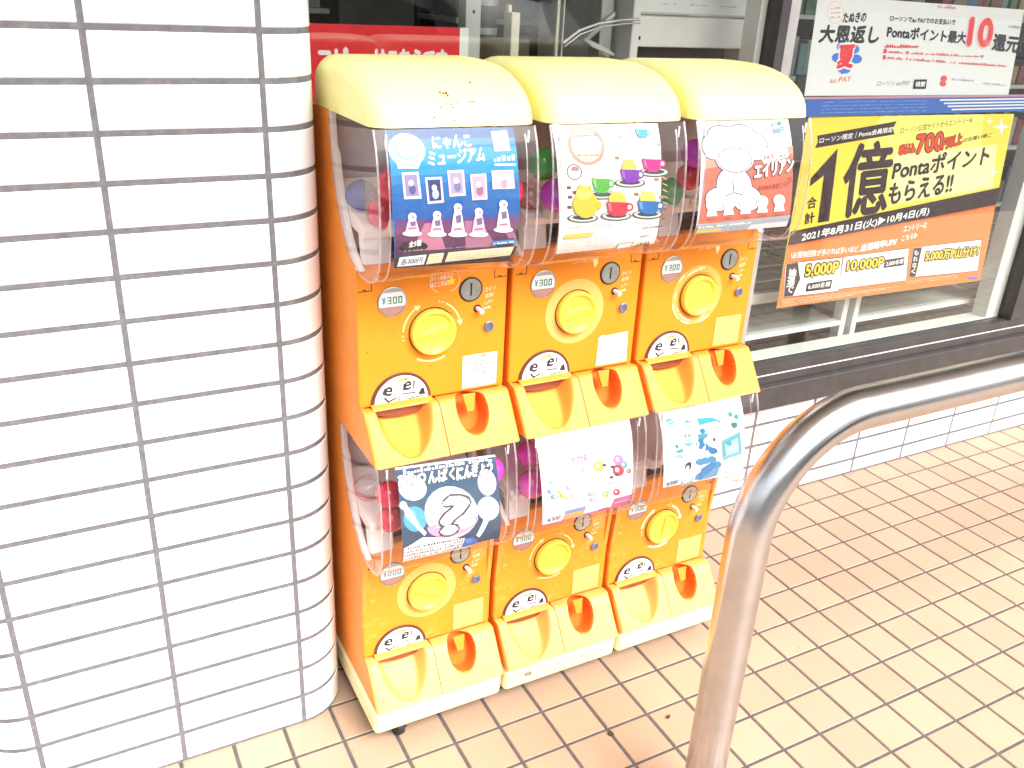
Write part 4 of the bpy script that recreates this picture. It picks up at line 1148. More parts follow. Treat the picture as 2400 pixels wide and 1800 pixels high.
        if S_['notice'] != 'none':
            nt = Print(lambda x, z, d, y0=y0: (X(x), y0 - .0007 - d, z + dz), .00002)
            wh = S_['notice'] == 'white'
            nt.poly([(.195, .2455), (.264, .2455), (.264, .1815), (.195, .1815)] if not S_.get('torn') else [(.195, .241), (.203, .2455), (.21, .243), (.263, .2455), (.2655, .1815), (.1935, .1815)], (.80, .79, .78) if wh else (.88, .42, .13))
            if wh and not S_.get('torn'):
                nt.text((.05, .04, .04), '注意', (.224, .2385), (.240, .239), (.224, .2435), .02)
                for i in range(6): nt.marks((.06, .05, .06), (.199, .230 - i * .008), (.258, .231 - i * .008), (.199, .234 - i * .008), 40 + i, .35)
            elif wh: nt.marks((.1, .09, .09), (.205, .236), (.25, .237), (.205, .240), 47, .5)
            nt.build('notice_sticker', root, off)
        # price window
        b = nb(); b.disc(X(.062), .364 + dz, [(.0262, y0 + .001), (.0262, y0 - .002), (.0245, y0 - .0026), (.0238, y0 - .0012)]); wi = b.build('price_window', [M['steel']], root)
        pw = Print(lambda x, z, d, y0=y0: (X(.062) + x, y0 - .0013 - d, .364 + dz + z), .00004)
        cir = [(.0238 * math.cos(2 * math.pi * i / 40), .0238 * math.sin(2 * math.pi * i / 40)) for i in range(40)]
        pw.poly(cir, (.40, .20, .17)); top = clip(cir, -.0085, .03)
        pw.poly(top, (.80, .80, .79)); pw.poly(clip(cir, .0165, .03), (.42, .38, .37))
        digits(pw, S_['price'], -.0195, -.0035, .0385, .0125, (.008, .19, .075) if S_['price'] != '200' else (.015, .13, .2))
        pw.build('price_tag', wi, off)
        # coin slot, return lever, lock
        b = nb(); b.disc(X(.207), .370 + dz, [(.0225, y0 + .001), (.0225, y0 - .0018), (.0205, y0 - .003), (.0195, y0 - .0022)], m=1); b.disc(X(.207), .370 + dz, [(.0196, y0), (.0196, y0 - .0026), (.001, y0 - .0024)])
        b.box(X(.2056), X(.2084), y0 - .0030, y0 - .0020, .359 + dz, .382 + dz, 1); b.build('coin_slot', [M['steel'], M['dark']], root)
        b = nb(); b.disc(X(.221), .333 + dz, [(.0075, y0 + .001), (.0075, y0 - .0006), (.0055, y0 - .0008)], 20, 1)
        b.tube([(X(.221), y0, .333 + dz), (X(.2225), y0 - .010, .3322 + dz), (X(.2235), y0 - .0165, .331 + dz)], .0042, 12); b.build('return_lever', [M['white'], M['dark']], root)
        b = nb(); b.disc(X(.245), .297 + dz, [(.0145, y0 + .001), (.0145, y0 - .0012), (.0115, y0 - .0008)], 28, 1); b.disc(X(.244), .297 + dz, [(.0098, y0), (.0098, y0 - .004), (.0088, y0 - .0048), (.0055, y0 - .0042), (.005, y0 - .003), (.0012, y0 - .003)], 28, 0)
        b.build('lock', [M['lockblue'], M['orange_pale']], root)
        # turning knob
        b = nb(); b.disc(X(kx), kz + dz, [(.0438, y0 + .001), (.0438, y0 - .0012), (.0420, y0 - .0014), (.0420, y0)], 48); b.build('knob_gap_ring', M['brown'], root)  # dark ring painted in for the shaded gap round the knob
        b = nb(); b.disc(X(kx), kz + dz, [(.0415, y0), (.0417, y0 - .009), (.0405, y0 - .0125), (.038, y0 - .0140), (.0355, y0 - .0132), (.0335, y0 - .0100), (.030, y0 - .0080), (.001, y0 - .0070)], 48)
        kb = b.build('knob', M['knob'], root, smooth=60)
        b = nb(); a = R(S_['angle']); ca, sa = math.cos(a), math.sin(a); vs = []
        n_ = 14
        for i in range(n_ + 1):
            t = -1 + 2 * i / n_; l = t * .0335; wv = .0105 * (1 - .25 * abs(t)) ; hh = .0075 * (1 - abs(t) ** 6)
            for q, hq in ((-1, 0), (-.5, .75), (-.12, 1), (.12, 1), (.3, .35), (1, 0)):
                px, pz = l, q * wv; vs.append((X(kx) + px * ca - pz * sa, y0 - .0066 - hh * hq, kz + dz + px * sa + pz * ca))
        fs = [(i * 6 + j, (i + 1) * 6 + j, (i + 1) * 6 + j + 1, i * 6 + j + 1) for i in range(n_) for j in range(5)]
        b.mesh(vs, fs); b.build('grip', M['knob'], kb, smooth=30)
        # outlet flap with its caution picture
        fx, fz, fr = .077, .176, .0565
        arc = [(fx + fr * math.cos(R(180 * i / 28)), fz + fr * math.sin(R(180 * i / 28))) for i in range(29)]
        b = nb(); b.extr_y([(X(x), z + dz) for x, z in arc], y0 - .003, y0 + .002); fl = b.build('outlet_flap', M['brown'], root, .001)
        ps = Print(lambda x, z, d, y0=y0: (X(x), y0 - .0034 - d, z + dz), .00002)
        r2 = fr - .0065; a2 = [(fx + r2 * math.cos(R(180 * i / 28)), fz + .002 + r2 * math.sin(R(180 * i / 28))) for i in range(29)]
        ps.poly(a2, (.80, .79, .77)); caution(ps, fx, fz, lv); ps.build('caution_sticker', fl, off)
        b = nb(); b.extr_x([(y0 - .001, .181 + dz), (y0 - .014, .1755 + dz), (y0 - .016, .1725 + dz), (y0 - .012, .1705 + dz), (y0 - .001, .173 + dz)], X(.020), X(.1335)); b.build('flap_bar', M['orange_pale'], fl, .001)
        b = nb(); dr = [(X(.021), .1715 + dz), (X(.1325), .1715 + dz)] + [(X(.077 + .0555 * math.cos(R(-180 * i / 16))), .1715 + .021 * math.sin(R(-180 * i / 16)) + dz) for i in range(1, 16)]
        b.extr_y(dr, y0 - .004, y0 - .002); b.build('outlet_door', M['door'], fl)
        # dispensing trays
        b = nb(); tray_mesh(b, X(.0005), X(.1375), 'scoop', dy, dz); b.build('prize_tray', M['tray_worn' if lv else 'tray'], root, smooth=55)
        b = nb(); tray_mesh(b, X(.1392), X(W - .0005), 'hole', dy, dz); b.build('coin_tray', [M['tray_worn' if lv else 'tray'], M['hollow']], root, smooth=55)
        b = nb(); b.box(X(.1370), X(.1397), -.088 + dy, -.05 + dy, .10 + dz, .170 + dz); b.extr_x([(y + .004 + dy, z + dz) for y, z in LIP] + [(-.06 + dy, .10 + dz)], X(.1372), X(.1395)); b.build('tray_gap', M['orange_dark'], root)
        b = nb(); vs = [(X(.186), y0 - .0215, .1795 + dz), (X(.2125), y0 - .0215, .1795 + dz), (X(.2075), y0 - .0300, .148 + dz), (X(.1935), y0 - .0300, .148 + dz)]
        b.mesh([(v[0], v[1], v[2]) for v in vs] + [(v[0], v[1] + .006, v[2] - .002) for v in vs], [(0, 1, 2, 3), (7, 6, 5, 4), (0, 3, 7, 4), (1, 5, 6, 2), (3, 2, 6, 7), (0, 4, 5, 1)]); b.build('coin_guide', M['orange_pale'], root, .001)
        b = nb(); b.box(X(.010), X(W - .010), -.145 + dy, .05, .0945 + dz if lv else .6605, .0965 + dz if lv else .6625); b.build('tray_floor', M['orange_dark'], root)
        dz0 = dz; dz = dz + (LOW if lv else 0)
        # ---- hopper: back wall, white housing, clear cover with its edge beads
        b = nb(); b.box(X(.0102), X(W - .0102), .050, .054, .43 + dz, .6555 + dz); b.build('hopper_wall', M['greyin'], root)
        b = nb()
        band = [(y - .003, z + dz) for y, z in BACK] + [(y + .006, z + .001 + dz) for y, z in reversed(BACK)]
        bi = [(y - .021 + .01 * (z > .6), z + .004 + dz) for y, z in BACK]
        for xa, xb in ((.0008, .0105), (W - .022, W - .011)):
            b.extr_x([(y - .001, z + dz) for y, z in BACK] + list(reversed(bi)), X(xa), X(xb))
        b.extr_x([(.046, .548 + dz), (.018, .535 + dz), (-.03, .508 + dz), (-.085, .500 + dz), (-.092, .490 + dz), (-.088, .478 + dz), (-.03, .484 + dz), (.02, .505 + dz), (.046, .525 + dz)], X(.0106), X(W - .024))
        b.extr_x([(-.060, .486 + dz), (-.082, .482 + dz), (-.090, .436 + dz), (-.07, .4345 + dz)], X(.0106), X(W * .2)); b.extr_x([(-.060, .486 + dz), (-.082, .482 + dz), (-.090, .436 + dz), (-.07, .4345 + dz)], X(W * .72), X(W - .024))
        for q in (.045, .060): b.box(X(q), X(q + .010), -.112, -.086, .490 + dz, .512 + dz)
        b.build('inner_housing', M['inner'], root, .0015)
        cw = .2665
        b = nb(); out = [(y + dy, z + dz) for y, z in FRONT] + [(y, z + dz) for y, z in BACK]
        n = len(out); vs = [(X(-.001), y, z) for y, z in out] + [(X(cw), y, z) for y, z in out]; nf = len(FRONT)
        b.mesh(vs, [tuple(range(n)), tuple(range(2 * n - 1, n - 1, -1))] + [(i, i + n, i + n + 1, i + 1) for i in range(nf - 1)])
        cv = b.build('clear_cover', M['cover'], root, .006, 3, smooth=40)
        for xx in (.0012, cw - .0022):
            b = nb(); b.tube([(X(xx), y + .0022 + dy, z + dz) for y, z in FRONT], .0017, 8); b.build('cover_edge', M['coveredge'], cv)
        b = nb(); b.tube([(X(.001), y - .002, z + dz) for y, z in BACK], .0014, 6); b.build('cover_edge', M['coveredge'], cv)
        for xx in (.016, cw - .018):
            b = nb(); b.box(X(xx), X(xx + .0035), FRONT[0][0] - .006 + dy, FRONT[0][0] - .003 + dy, .634 + dz, .652 + dz)
            b.build('cover_clip', M['white'], cv, .001)
        # inner ridges that catch the light
        for xx in (.018, cw - .020):
            b = nb(); b.tube([(X(xx), y + .0045 + dy, z + dz) for y, z in FRONT[2:-3]], .0011, 6)
            b.build('cover_ridge', M['coveredge'], cv)
    return root

SEG = {'0': 'abcdef', '2': 'abged', '3': 'abgcd', '¥': ''}
def digits(p, price, x, z, w, h, c):
    """seven-segment style price"""
    ch = '¥' + price; cw = w / 4; t = h * .15
    for i, q in enumerate(ch):
        a = x + i * cw + cw * .1; b_ = a + cw * .74
        bar = lambda x0, z0, x1, z1: p.poly([(x0, z0), (x1, z0), (x1, z1), (x0, z1)], c)
        if q == '¥':
            m = (a + b_) / 2
            p.poly([(a, z + h), (a + t, z + h), (m + t * .6, z + h * .5), (m - t * .6, z + h * .5)], c); p.poly([(b_ - t, z + h), (b_, z + h), (m + t * .6, z + h * .5), (m - t * .6, z + h * .5)], c)
            bar(m - t / 2, z, m + t / 2, z + h * .55); bar(a, z + h * .40, b_, z + h * .48); bar(a, z + h * .2, b_, z + h * .28); continue
        for s_ in SEG[q]:
            if s_ == 'a': bar(a, z + h - t, b_, z + h)
            if s_ == 'd': bar(a, z, b_, z + t)
            if s_ == 'g': bar(a, z + h / 2 - t / 2, b_, z + h / 2 + t / 2)
            if s_ == 'b': bar(b_ - t, z + h / 2, b_, z + h)
            if s_ == 'c': bar(b_ - t, z, b_, z + h / 2)
            if s_ == 'f': bar(a, z + h / 2, a + t, z + h)
            if s_ == 'e': bar(a, z, a + t, z + h / 2)

def caution(p, fx, fz, lv):
    K = (.02, .018, .022)
    p.poly([(fx - .012, fz + .040), (fx + .016, fz + .042), (fx + .013, fz + .047), (fx - .008, fz + .046)], (.80, .62, .10)); p.text(K, '注意', (fx - .002, fz + .0412), (fx + .010, fz + .042), (fx - .002, fz + .0455), .02)
    # two small dark profile heads, hands, a tray and an exclamation stroke
    p.text(K, 'e', (fx - .0335, fz + .0185), (fx - .0195, fz + .0165), (fx - .0300, fz + .0345), .05); p.poly([(fx - .036, fz + .022), (fx - .031, fz + .018), (fx - .029, fz + .033), (fx - .033, fz + .031)], K)
    p.text(K, 'e', (fx + .0035, fz + .0225), (fx + .0165, fz + .0235), (fx + .0055, fz + .0385), .05); p.poly([(fx + .002, fz + .0215), (fx + .0065, fz + .0235), (fx + .0065, fz + .036), (fx + .003, fz + .036)], K)
    p.poly([(fx + .0215, fz + .0225), (fx + .0235, fz + .0225), (fx + .0250, fz + .0385), (fx + .0215, fz + .0385)], K)
    for dx, dz_ in ((-.0145, .032), (-.0135, .026), (-.0145, .0205)): p.poly([(fx + dx, fz + dz_), (fx + dx + .0025, fz + dz_ + .001), (fx + dx + .0025, fz + dz_ + .0022), (fx + dx, fz + dz_ + .0012)], K)
    # arm and table of the left figure, the pink lump it reaches for, the box beside the right figure
    p.poly([(fx - .034, fz + .0135), (fx - .0305, fz + .015), (fx - .024, fz + .0075), (fx - .010, fz + .0125), (fx - .010, fz + .0095), (fx - .0255, fz + .0035)], K)
    p.poly([(fx - .033, fz + .0008), (fx - .004, fz + .0026), (fx - .004, fz + .0042), (fx - .033, fz + .0024)], K); p.poly([(fx - .0085, fz + .0045), (fx - .0035, fz + .005), (fx - .0025, fz + .0135), (fx - .0065, fz + .013)], (.36, .28, .08))
    p.ell((.72, .34, .36), (fx - .0125, fz + .0165), (fx - .0065, fz + .0175), (fx - .013, fz + .0205), 10)
    p.poly([(fx + .001, fz + .0185), (fx + .026, fz + .0165), (fx + .026, fz + .0142), (fx + .012, fz + .0150), (fx + .001, fz + .0168)], K)
    p.poly([(fx + .031, fz + .0105), (fx + .036, fz + .0215), (fx + .0415, fz + .0225), (fx + .0445, fz + .0095)], K); p.poly([(fx + .012, fz + .0045), (fx + .040, fz + .0065), (fx + .040, fz + .0085), (fx + .012, fz + .0065)], K); p.poly([(fx + .0165, fz + .0065), (fx + .019, fz + .0065), (fx + .020, fz + .0115), (fx + .017, fz + .0115)], (.5, .4, .12))

XS = (.348, .6385, .929)
machine(XS[0], 'orange capsule machine with yellow hood standing right against the white tiled pillar', dict(cast=1, dirt=1, units=[dict(ring='arrows', badge=1, notice='white', price='300', angle=14, dots=5), dict(ring='disc', notice='faded', price='200', angle=-26)]))
machine(XS[1], 'middle orange capsule machine with round emblem on its yellow base', dict(units=[dict(ring='disc', notice='white', torn=1, price='300', angle=18), dict(ring='arrows', notice='faded', price='300', angle=6)]))
machine(XS[2], 'orange capsule machine standing beside the steel guard rail and yellow window poster', dict(units=[dict(ring='worn', notice='faded', price='300', angle=48), dict(ring='arcs', notice='faded', price='300', angle=84)]))

# emblem on the middle machine's base, brown stain on the first hood
rt = [o for o in COL.objects if o.name.startswith('capsule_machine')]
p = Print(lambda x, z, d: (x, -.1325 - (z - .06) * .114 - .0006 - d, z), .00003)
ex, ez = XS[1] + .052, .066
p.ring((.12, .12, .14), ex + .004, ez, .0088, 0, 360, .0008, 24)
p.text((.10, .10, .13), 'ESB', (ex - .008, ez - .0045), (ex + .0085, ez - .0045), (ex - .008, ez + .0045), .04)
p.build('base_emblem', rt[1], rt[1].location)

# ------------------------------------------------------------------ display cards inside the covers
def card(key, lv, label):
    A = ART[key]; dz, dy = ((UP, -.007), (LOW, .007))[lv]
    def surf(x, z, d):
        return (x, front_y(z - dz) + dy + .0075 - d, z)
    p = Print(surf, .00003, .006)
    cs = [(a / 1e4, b / 1e4) for a, b in A['corners']]
    p.poly(cs, A['bg']); p.art(A)
    o = p.build('display_card'); tag(o, label, 'display card', 'picture cards in the clear covers')
card('museum', 0, 'blue picture card of framed paintings and small white figures behind the top cover')
card('cups', 0, 'cream picture card of colourful cups on saucers behind the top cover')
card('alien', 0, 'white and salmon picture card with a big white rounded figure outline')
card('mystery', 1, 'dark blue picture card with a white question mark capsule')
card('pastel', 1, 'pale pink picture card with small pastel charms and pink bottom strip')
card('cyan', 1, 'white picture card printed with cyan blue shapes')

# ------------------------------------------------------------------ capsules in the hoppers
def capsule(loc, r, m, label, tilt, half, group='capsules in the clear hoppers'):
    b = MB(loc); b.ball(loc, r, half, 0, tilt=tilt)
    n = 24; T_ = Matrix.Rotation(tilt, 3, 'X') @ Matrix.Rotation(tilt * .7, 3, 'Y')
    b.tube([Vector(loc) + T_ @ Vector((math.cos(2 * math.pi * i / n), math.sin(2 * math.pi * i / n), 0)) * r for i in range(n + 1)], .0011, 6)
    o = b.build('capsule', [M[m], M['cap_clear']], smooth=40); o.location = loc
    return tag(o, label, 'capsule', group)
Hh = [
    ((.383, -.010, 1.090), .027, 'cap_blue', 'blue capsule resting in the top cover beside the tiled pillar', 2.0, 1),
    ((.392, -.085, 1.080), .025, 'cap_red', 'glossy red capsule in front of the blue capsule', .4, 0),
    ((.400, -.112, 1.128), .026, 'cap_red', 'red capsule half hidden behind the left edge of the blue card', 3.0, 0),
    ((.674, -.098, 1.146), .027, 'cap_green', 'green capsule left of the cups card, above a purple one', 2.8, 0),
    ((.684, -.128, 1.100), .0275, 'cap_purple', 'bright purple capsule left of the cups card, below a green one', .3, 0),
    ((.672, -.060, 1.085), .025, 'cap_red', 'dark red capsule low behind the purple capsule', .8, 1),
    ((.596, -.120, 1.110), .026, 'cap_red', 'red capsule at the right edge of the blue museum card', 1.8, 0),
    ((.978, -.118, 1.156), .0265, 'cap_purple', 'purple capsule left of the salmon card, topmost there', .5, 0),
    ((.982, -.105, 1.112), .025, 'cap_red', 'red capsule left of the salmon card under a purple one', 1.1, 0),
    ((.968, -.075, 1.078), .026, 'cap_green', 'green capsule left of the salmon card, lowest there', 2.2, 0),
    ((.383, -.010, .536), .027, 'cap_pink', 'pink and clear capsule in the lower cover beside the tiled pillar', .3, 1),
    ((.390, -.105, .572), .026, 'cap_red', 'red capsule at the left edge of the dark blue card', 3.0, 0),
    ((.392, -.108, .522), .025, 'cap_red', 'lower red capsule at the left edge of the dark blue card', .6, 0),
    ((.682, -.112, .530), .029, 'cap_magenta', 'large magenta capsule left of the pale pink card', .2, 0),
    ((.680, -.100, .592), .026, 'cap_magenta', 'magenta capsule higher up behind the pale pink card', 2.0, 0),
    ((.587, -.118, .585), .026, 'cap_magenta', 'magenta capsule at the right edge of the dark blue card', 1.0, 0),
]
for loc, r, m, lab, t, half in Hh: capsule(loc, r, m, lab, t, half)

# ------------------------------------------------------------------ posters and stickers on the window
def wall_poster(key, name, y, label, cat, thick=.0006):
    A = ART[key]
    p = Print(lambda x, z, d: (x, y - d, z), .00003, ink=.95); p.white = .93
    cs = [(a / 1e4, b / 1e4) for a, b in A['corners']]
    p.poly(cs, A['bg']); p.art(A)
    p.k = -18; p.poly(list(reversed(cs)), 'DDDDDD')
    tag(p.build(name), label, cat)
wall_poster('yellow', 'window_poster', .3385, 'yellow and orange campaign poster in the window reading 1億 in huge brown characters', 'poster')
wall_poster('white', 'window_poster', .3380, 'white campaign poster in the window with a big red 10', 'poster')
p = Print(lambda x, z, d: (x, .3320 - d, z), .00004)
p.poly([(1.588, 1.1955), (2.775, 1.1955), (2.775, 1.190), (1.588, 1.190)], (.62, .28, .36)); p.poly([(1.588, 1.1895), (2.775, 1.1895), (2.775, 1.147), (1.588, 1.147)], (.035, .13, .50))
for i, z in enumerate((1.181, 1.172, 1.1635, 1.1545)):
    p.poly([(2.20 + i * .02, z), (2.775, z), (2.775, z + .0042), (2.20 + i * .02, z + .0042)], (.80, .82, .85)); p.marks((.30, .42, .70), (1.75, z), (2.15, z), (1.75, z + .003), 60 + i, .7)
p.build('band_print', None); o = COL.objects['band_print']; o.name = 'window_band'
tag(o, 'blue striped band stuck across the window between the two posters', 'window sticker')
p = Print(lambda x, z, d: (x, .40 - d, z), .00004)
p.poly([(.30, 1.334), (.742, 1.334), (.742, 1.05), (.30, 1.05)], (.72, .012, .022)); p.poly([(.742, 1.334), (.762, 1.334), (.762, 1.05), (.742, 1.05)], (.80, .80, .76))
p.text((.85, .82, .80), 'コピー', (.440, 1.246), (.530, 1.246), (.440, 1.2905), .05); p.text((.85, .82, .80), 'はこちらです', (.556, 1.246), (.712, 1.246), (.556, 1.2895), .05)
p.k = -20; p.poly([(.762, 1.334), (.30, 1.334), (.30, 1.05), (.762, 1.05)], (.6, .6, .6))
o = p.build('red_sign'); tag(o, 'red sign with white lettering inside the window, beside the pillar', 'sign')

# ------------------------------------------------------------------ shop fittings seen through the glass
SH = (2.2, .6, 0)
def shelf_unit(x0, x1, label):
    root = empty('display_shelf', ((x0 + x1) / 2, .62, -.04), label, 'shelf', 'white shelf units behind the window'); off = root.location
    for x in (x0, x1 - .022):
        b = MB(off); b.box(x, x + .022, .42, .455, -.04, 1.15); b.build('upright', M['shelf'], root, .002)
    for z in (.493, .606):
        b = MB(off); h = .016 if z < .55 else .032
        b.box(x0 + .023, x1 - .023, .421, .444, z - .003, z + h - .003); b.box(x0 + .023, x1 - .023, .445, .86, z + .0, z + .012, 1); b.build('shelf_board', [M['shelf'], M['shelfg']], root, .001)
    b = MB(off); b.box(x0 + .023, x1 - .023, .445, .45, .66, .665)
    for z in (.70, .755, .81, .90, 1.0): b.tube([(x0 + .02, .47, z), (x1 - .02, .47, z)], .003, 6); b.tube([(x0 + .02, .80, z), (x1 - .02, .80, z)], .003, 6)
    for i in range(9): xx = x0 + .04 + i * (x1 - x0 - .08) / 8; b.tube([(xx, .47, .70), (xx, .80, .70)], .002, 6)
    b.build('wire_rack', M['steel'], root)
    b = MB(off); b.box(x0 + .03, x1 - .03, .862, .87, -.04, 1.2); b.build('back_board', M['shopdark'], root)
shelf_unit(1.30, 2.115, 'white shelf unit behind the window, nearer the machines')
shelf_unit(2.145, 2.84, 'white shelf unit behind the window, behind the right half of the yellow poster')

# white counter appliance behind the third hood
b = MB((1.45, .7, 1)); b.box(1.238, 1.655, .50, .95, 1.297, 1.70); b.box(1.238, 1.262, .49, .95, .9, 1.70); b.box(1.63, 1.655, .49, .95, .9, 1.70)
ap = empty('copier', (1.45, .7, .9), 'large white copier behind the glass, above the rightmost yellow hood', 'copier')
b.off = Vector((1.45, .7, .9)); b.build('housing', M['white'], ap, .004)
b = MB((1.45, .7, .9)); b.box(1.2635, 1.6285, .60, .94, .9, 1.29); b.build('paper_bay', M['shopdark'], ap)
b = MB((1.45, .7, .9)); b.box(1.262, 1.655, .492, .4995, 1.3725, 1.3775); b.build('trim_line', M['shelfg'], ap)
p = Print(lambda x, z, d: (x, .4994 - d, z), .00004)
for i in range(4): p.poly([(1.31 + i * .092, 1.40), (1.312 + i * .092, 1.43), (1.392 + i * .092, 1.43), (1.392 + i * .092, 1.388), (1.315 + i * .092, 1.388)], (.74, .76, .76)); p.marks((.35, .42, .46), (1.318 + i * .092, 1.395), (1.385 + i * .092, 1.395), (1.318 + i * .092, 1.401), i, .7)
p.ell((.02, .02, .02), (1.269, 1.318), (1.2725, 1.318), (1.269, 1.323), 12)
p.build('label_print', ap, (1.45, .7, .9))

def standing(name, label, cat, boxes, mat, bevel=.003, group=None):
    x = [q for bx in boxes for q in bx[:2]]; y = [q for bx in boxes for q in bx[2:4]]; z = min(bx[4] for bx in boxes)
    off = ((min(x) + max(x)) / 2, (min(y) + max(y)) / 2, z); b = MB(off)
    for i, bx in enumerate(boxes): b.box(*bx[:6], bx[6] if len(bx) > 6 else 0)
    o = b.build(name, mat, None, bevel); o.location = off; return tag(o, label, cat, group)
standing('shelf_post', 'grey metal shelf post with a bolt, right of the red sign', 'post', [(.792, .828, .48, .52, -.04, 1.9), (.808, .813, .478, .4795, 1.36, 1.367, 1)], [M['shelfg'], M['black']])
standing('cream_post', 'slim cream post between dark shop fittings behind the glass', 'post', [(.910, .932, .49, .53, -.04, 1.365), (.922, .932, .531, .55, 1.0, 1.38)], [simple('cream_paint', (.72, .68, .52), .5)])
standing('cream_strip', 'very thin cream upright left of the tilted white bracket', 'post', [(1.033, 1.041, .50, .51, -.04, 1.9), (1.056, 1.060, .51, .52, -.04, 1.9)], [simple('cream_strip_paint', (.70, .66, .55), .5)])
standing('shelf_post', 'pale grey shelf post beside the copier', 'post', [(1.186, 1.222, .55, .60, -.04, 1.9)], [M['shelfg']])
# tilted bracket
b = MB((1.16, .52, 1.30)); b.extr_y([(1.122, 1.309), (1.205, 1.375), (1.208, 1.366), (1.140, 1.310), (1.195, 1.290), (1.215, 1.279), (1.212, 1.274), (1.15, 1.293)], .52, .535)
o = b.build('bracket', M['shelfg'], None, .001); o.location = (1.16, .52, 1.30); tag(o, 'tilted grey triangular bracket behind the glass above the middle hood', 'bracket')
# cabinet with drink fittings, dark
b = MB((.98, .8, 0)); b.box(.845, 1.02, .60, 1.0, -.04, 1.305); b.box(.937, 1.0, .58, .62, 1.306, 1.3095); 
o = b.build('wooden_counter', simple('dark_brown_wood', (.10, .07, .045), .5, var=.4, scale=9), None, .003); o.location = (.98, .8, 0); tag(o, 'dark brown wooden counter in the shop behind the cream post', 'counter')
b = MB((.966, .75, 1.306)); nn = 24
for r, z0, z1, m in ((.036, 1.306, 1.321, 0), (.034, 1.321, 1.372, 1), (.036, 1.372, 1.386, 0)):
    vs = [(.966 + r * math.cos(2 * math.pi * i / nn), .75 + r * math.sin(2 * math.pi * i / nn), z) for z in (z0, z1) for i in range(nn)]
    b.mesh(vs, [(i, (i + 1) % nn, nn + (i + 1) % nn, nn + i) for i in range(nn)] + [tuple(range(nn)), tuple(range(nn, 2 * nn))], m)
o = b.build('glass_jar', [M['alul'], M['shopdark']], smooth=40, doubles=False); o.location = (.966, .75, 1.306); tag(o, 'dark glass jar with metal rings standing on the brown counter', 'jar')
# goods on shelves deep inside
rn = random.Random(12)
cl = [(.25, .03, .04), (.06, .16, .30), (.10, .22, .10), (.30, .24, .10), (.35, .34, .32), (.04, .04, .05), (.20, .10, .06), (.16, .28, .28)]
goods = [simple('goods_print', c, .4, var=.3, scale=30) for c in cl]
names = ['red', 'blue', 'green', 'yellow', 'pale grey', 'black', 'brown', 'teal']
def goods_rack(x0, x1, y, zs, label):
    root = empty('goods_rack', ((x0 + x1) / 2, y + .2, -.04), label, 'shelf', 'goods racks inside the shop'); off = root.location
    b = MB(off); b.box(x0, x1, y + .3, y + .32, -.04, 1.8); b.build('back_board', M['shopdark'], root)
    for z in zs:
        b = MB(off); b.box(x0, x1, y, y + .299, z - .015, z); b.build('shelf_board', M['shelfg'], root, .002)
        b = MB(off); x = x0 + .01
        while x < x1 - .05:
            w = rn.uniform(.03, .08); h = rn.uniform(.07, .16); b.box(x, x + w - .004, y + .02 + rn.uniform(0, .02), y + .2, z + .0005, z + h, rn.randrange(8)); x += w
        o = b.build('boxed_goods', goods, root, .003); o['kind'] = 'stuff'
goods_rack(1.05, 2.0, 1.1, (.95, 1.14, 1.33, 1.52), 'rack of mixed goods behind the bracket, deep in the shop')
goods_rack(2.0, 2.9, 1.0, (.98, 1.18, 1.38), 'rack of coloured goods left of the white window poster')
goods_rack(3.0, 4.4, 1.0, (.65, .9, 1.15, 1.4), 'rack of goods seen past the right edge of the posters')
goods_rack(.2, .8, 1.5, (.95, 1.14, 1.33, 1.52), 'dark rack of goods above the red sign, deep in the shop')
standing('shop_cabinet', 'tall dark cabinet deep in the shop above the red sign', 'cabinet', [(.0, 1.05, 2.2, 2.6, -.04, 1.9)], [M['shopdark']])
# bright rods imitating the car roofline mirrored in the window, above the hoods
b = MB((1.3, .55, 1.4)); arc = [(1.03, .46, 1.305), (1.07, .46, 1.332), (1.12, .46, 1.348), (1.18, .46, 1.357), (1.235, .46, 1.361)]
b.tube(arc, .0035, 8); b.tube([(x + .004, y, z - .008) for x, y, z in arc], .002, 8)
o = b.build('reflection_arc', M['alul'], smooth=60); o.location = (1.3, .55, 1.4); tag(o, 'thin bright curve imitating the car roofline mirrored in the window', 'imitated reflection')

# ------------------------------------------------------------------ guard rail
def guard_rail():
    X0, Y0, ZB, RB, r = .846, -.531, .817, .20, .0362
    path = [(X0, Y0, -.1), (X0, Y0, .2), (X0, Y0, ZB - RB)]
    for i in range(1, 17):
        a = R(180 - 90 * i / 16); path.append((X0 + RB + RB * math.cos(a), Y0, ZB - RB + RB * math.sin(a)))
    X1 = 2.75; path.append((1.6, Y0, ZB)); path.append((X1 - RB, Y0, ZB))
    for i in range(1, 17):
        a = R(90 - 90 * i / 16); path.append((X1 - RB + RB * math.cos(a), Y0, ZB - RB + RB * math.sin(a)))
    path += [(X1, Y0, .2), (X1, Y0, -.1)]
    b = MB((X0, Y0, 0)); b.tube(path, r, 40)
    o = b.build('guard_rail', M['stainless'], smooth=60); o.location = (X0, Y0, 0)
    tag(o, 'thick bent stainless steel tube guard rail standing on the tiled pavement', 'guard rail')
guard_rail()
